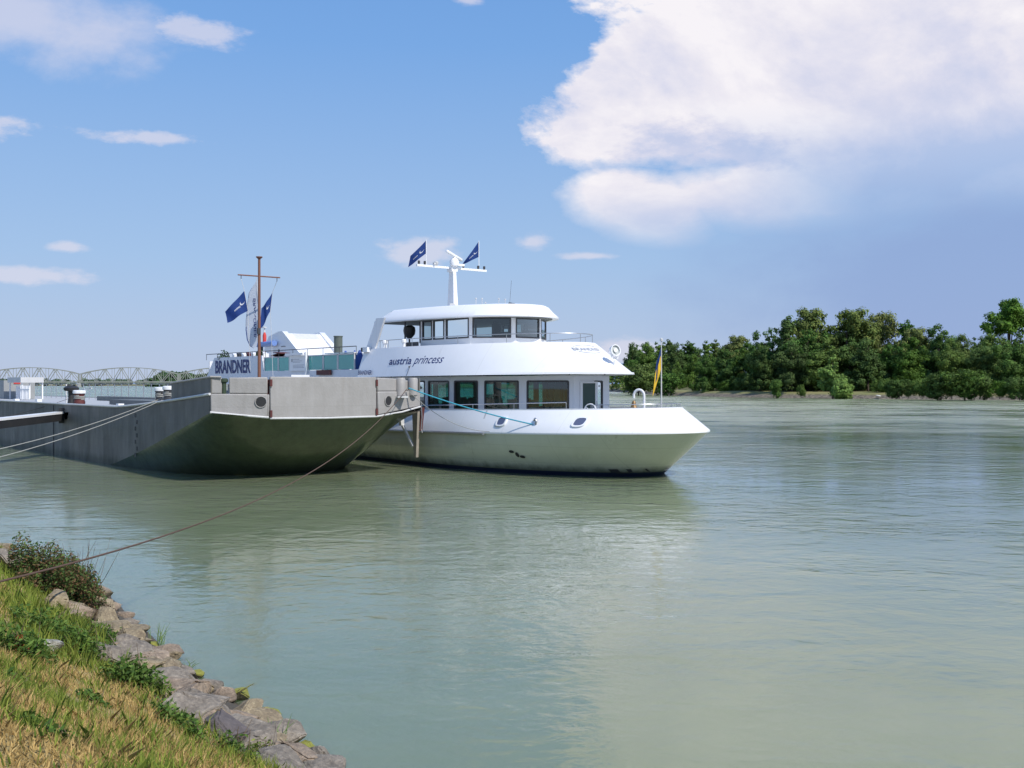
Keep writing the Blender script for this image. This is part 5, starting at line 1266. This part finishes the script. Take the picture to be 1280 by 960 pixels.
# scattered clouds for the half of the sky outside the view
oth = t.m('MULTIPLY', sstep(t.noise(t.map(d, (1, 1, 2)), 2.6, 8, .6), .52, .68), sstep(t.m('ABSOLUTE', az), 38, 60))
dd = t.map(d, (1, 1, 1.5), (0, 0, 0), (.3, .2, .15)); sh1 = t.noise(dd, 5.0, 9, .6, Distortion=.3)
sh2 = t.noise(t.map(d, (1, 1, 1.5), (0, 0, 0), (.3 + .022, .2, .15 + .040)), 5.0, 9, .6, Distortion=.3)
relief = t.m('MULTIPLY', t.m('SUBTRACT', sh1, sh2), 2.3)
core = sstep(BIG, .15, .75)
lit = t.m('ADD', t.m('SUBTRACT', .88, t.m('MULTIPLY', core, t.m('MULTIPLY', sstep(sh1, .40, .60), .26))), t.m('ADD', relief, t.m('MULTIPLY', t.m('SUBTRACT', sstep(el, 6.0, 14.5), 1.), .30)))
grey = t.m('MAXIMUM', blob(10.5, 12.6, 6.5, 1.6, -8, .5), blob(25, 11.5, 10, 3.0, 8, .4)); lit = t.m('SUBTRACT', lit, t.m('MULTIPLY', sstep(grey, .0, .9), .55))
ccol = t.ramp(lit, [(.20, (.55, .61, .81)), (.55, (.70, .71, .85)), (.80, (.83, .81, .89)), (1., (.93, .90, .94))])
skyc = t.n('ShaderNodeMix', _data_type='RGBA', _blend_type='MULTIPLY'); skyc.inputs[0].default_value = 1
t.set(skyc.inputs[6], sky.outputs[0]); skyc.inputs[7].default_value = (.118, .118, .118, 1)
base = skyc.outputs[2]
# summer haze low in the sky
hz = t.m('MULTIPLY', t.ramp(t.m('DIVIDE', t.m('MAXIMUM', el, 0.), 22.), [(0., 1.), (.35, .55), (1., 0.)]), .75)
base = t.mix(hz, base, (.36, .47, .70))
grad = t.ramp(t.m('DIVIDE', t.m('MAXIMUM', el, 0.), 30.), [(0., (.50, .58, .76)), (.22, (.36, .54, .82)), (.6, (.19, .41, .82)), (1., (.12, .32, .76))])
base = t.mix(.82, base, grad)
c = t.mix(t.m('MULTIPLY', cst, .75), base, (.27, .38, .66))
c = t.mix(csm, c, (.76, .74, .84))
c = t.mix(oth, c, (.62, .64, .72))
c = t.mix(cbig, c, ccol)
t.set(bg.inputs[0], c); bg.inputs[1].default_value = 1.0

# ------------------------------------------------------------------ camera
cam = bpy.data.cameras.new('camera'); co = bpy.data.objects.new('camera', cam); COL.objects.link(co)
co.location = (0, 0, CAM_H); co.rotation_euler = (R(90), 0, 0); cam.sensor_width = 36; cam.lens = FPX / 1280 * 36; cam.clip_end = 12000; cam.clip_start = .1
scene.camera = co
scene.view_settings.view_transform = 'Standard'; scene.view_settings.look = 'None'; scene.view_settings.exposure = 0
scene.render.engine = 'CYCLES'; scene.cycles.max_bounces = 8; scene.cycles.transparent_max_bounces = 12
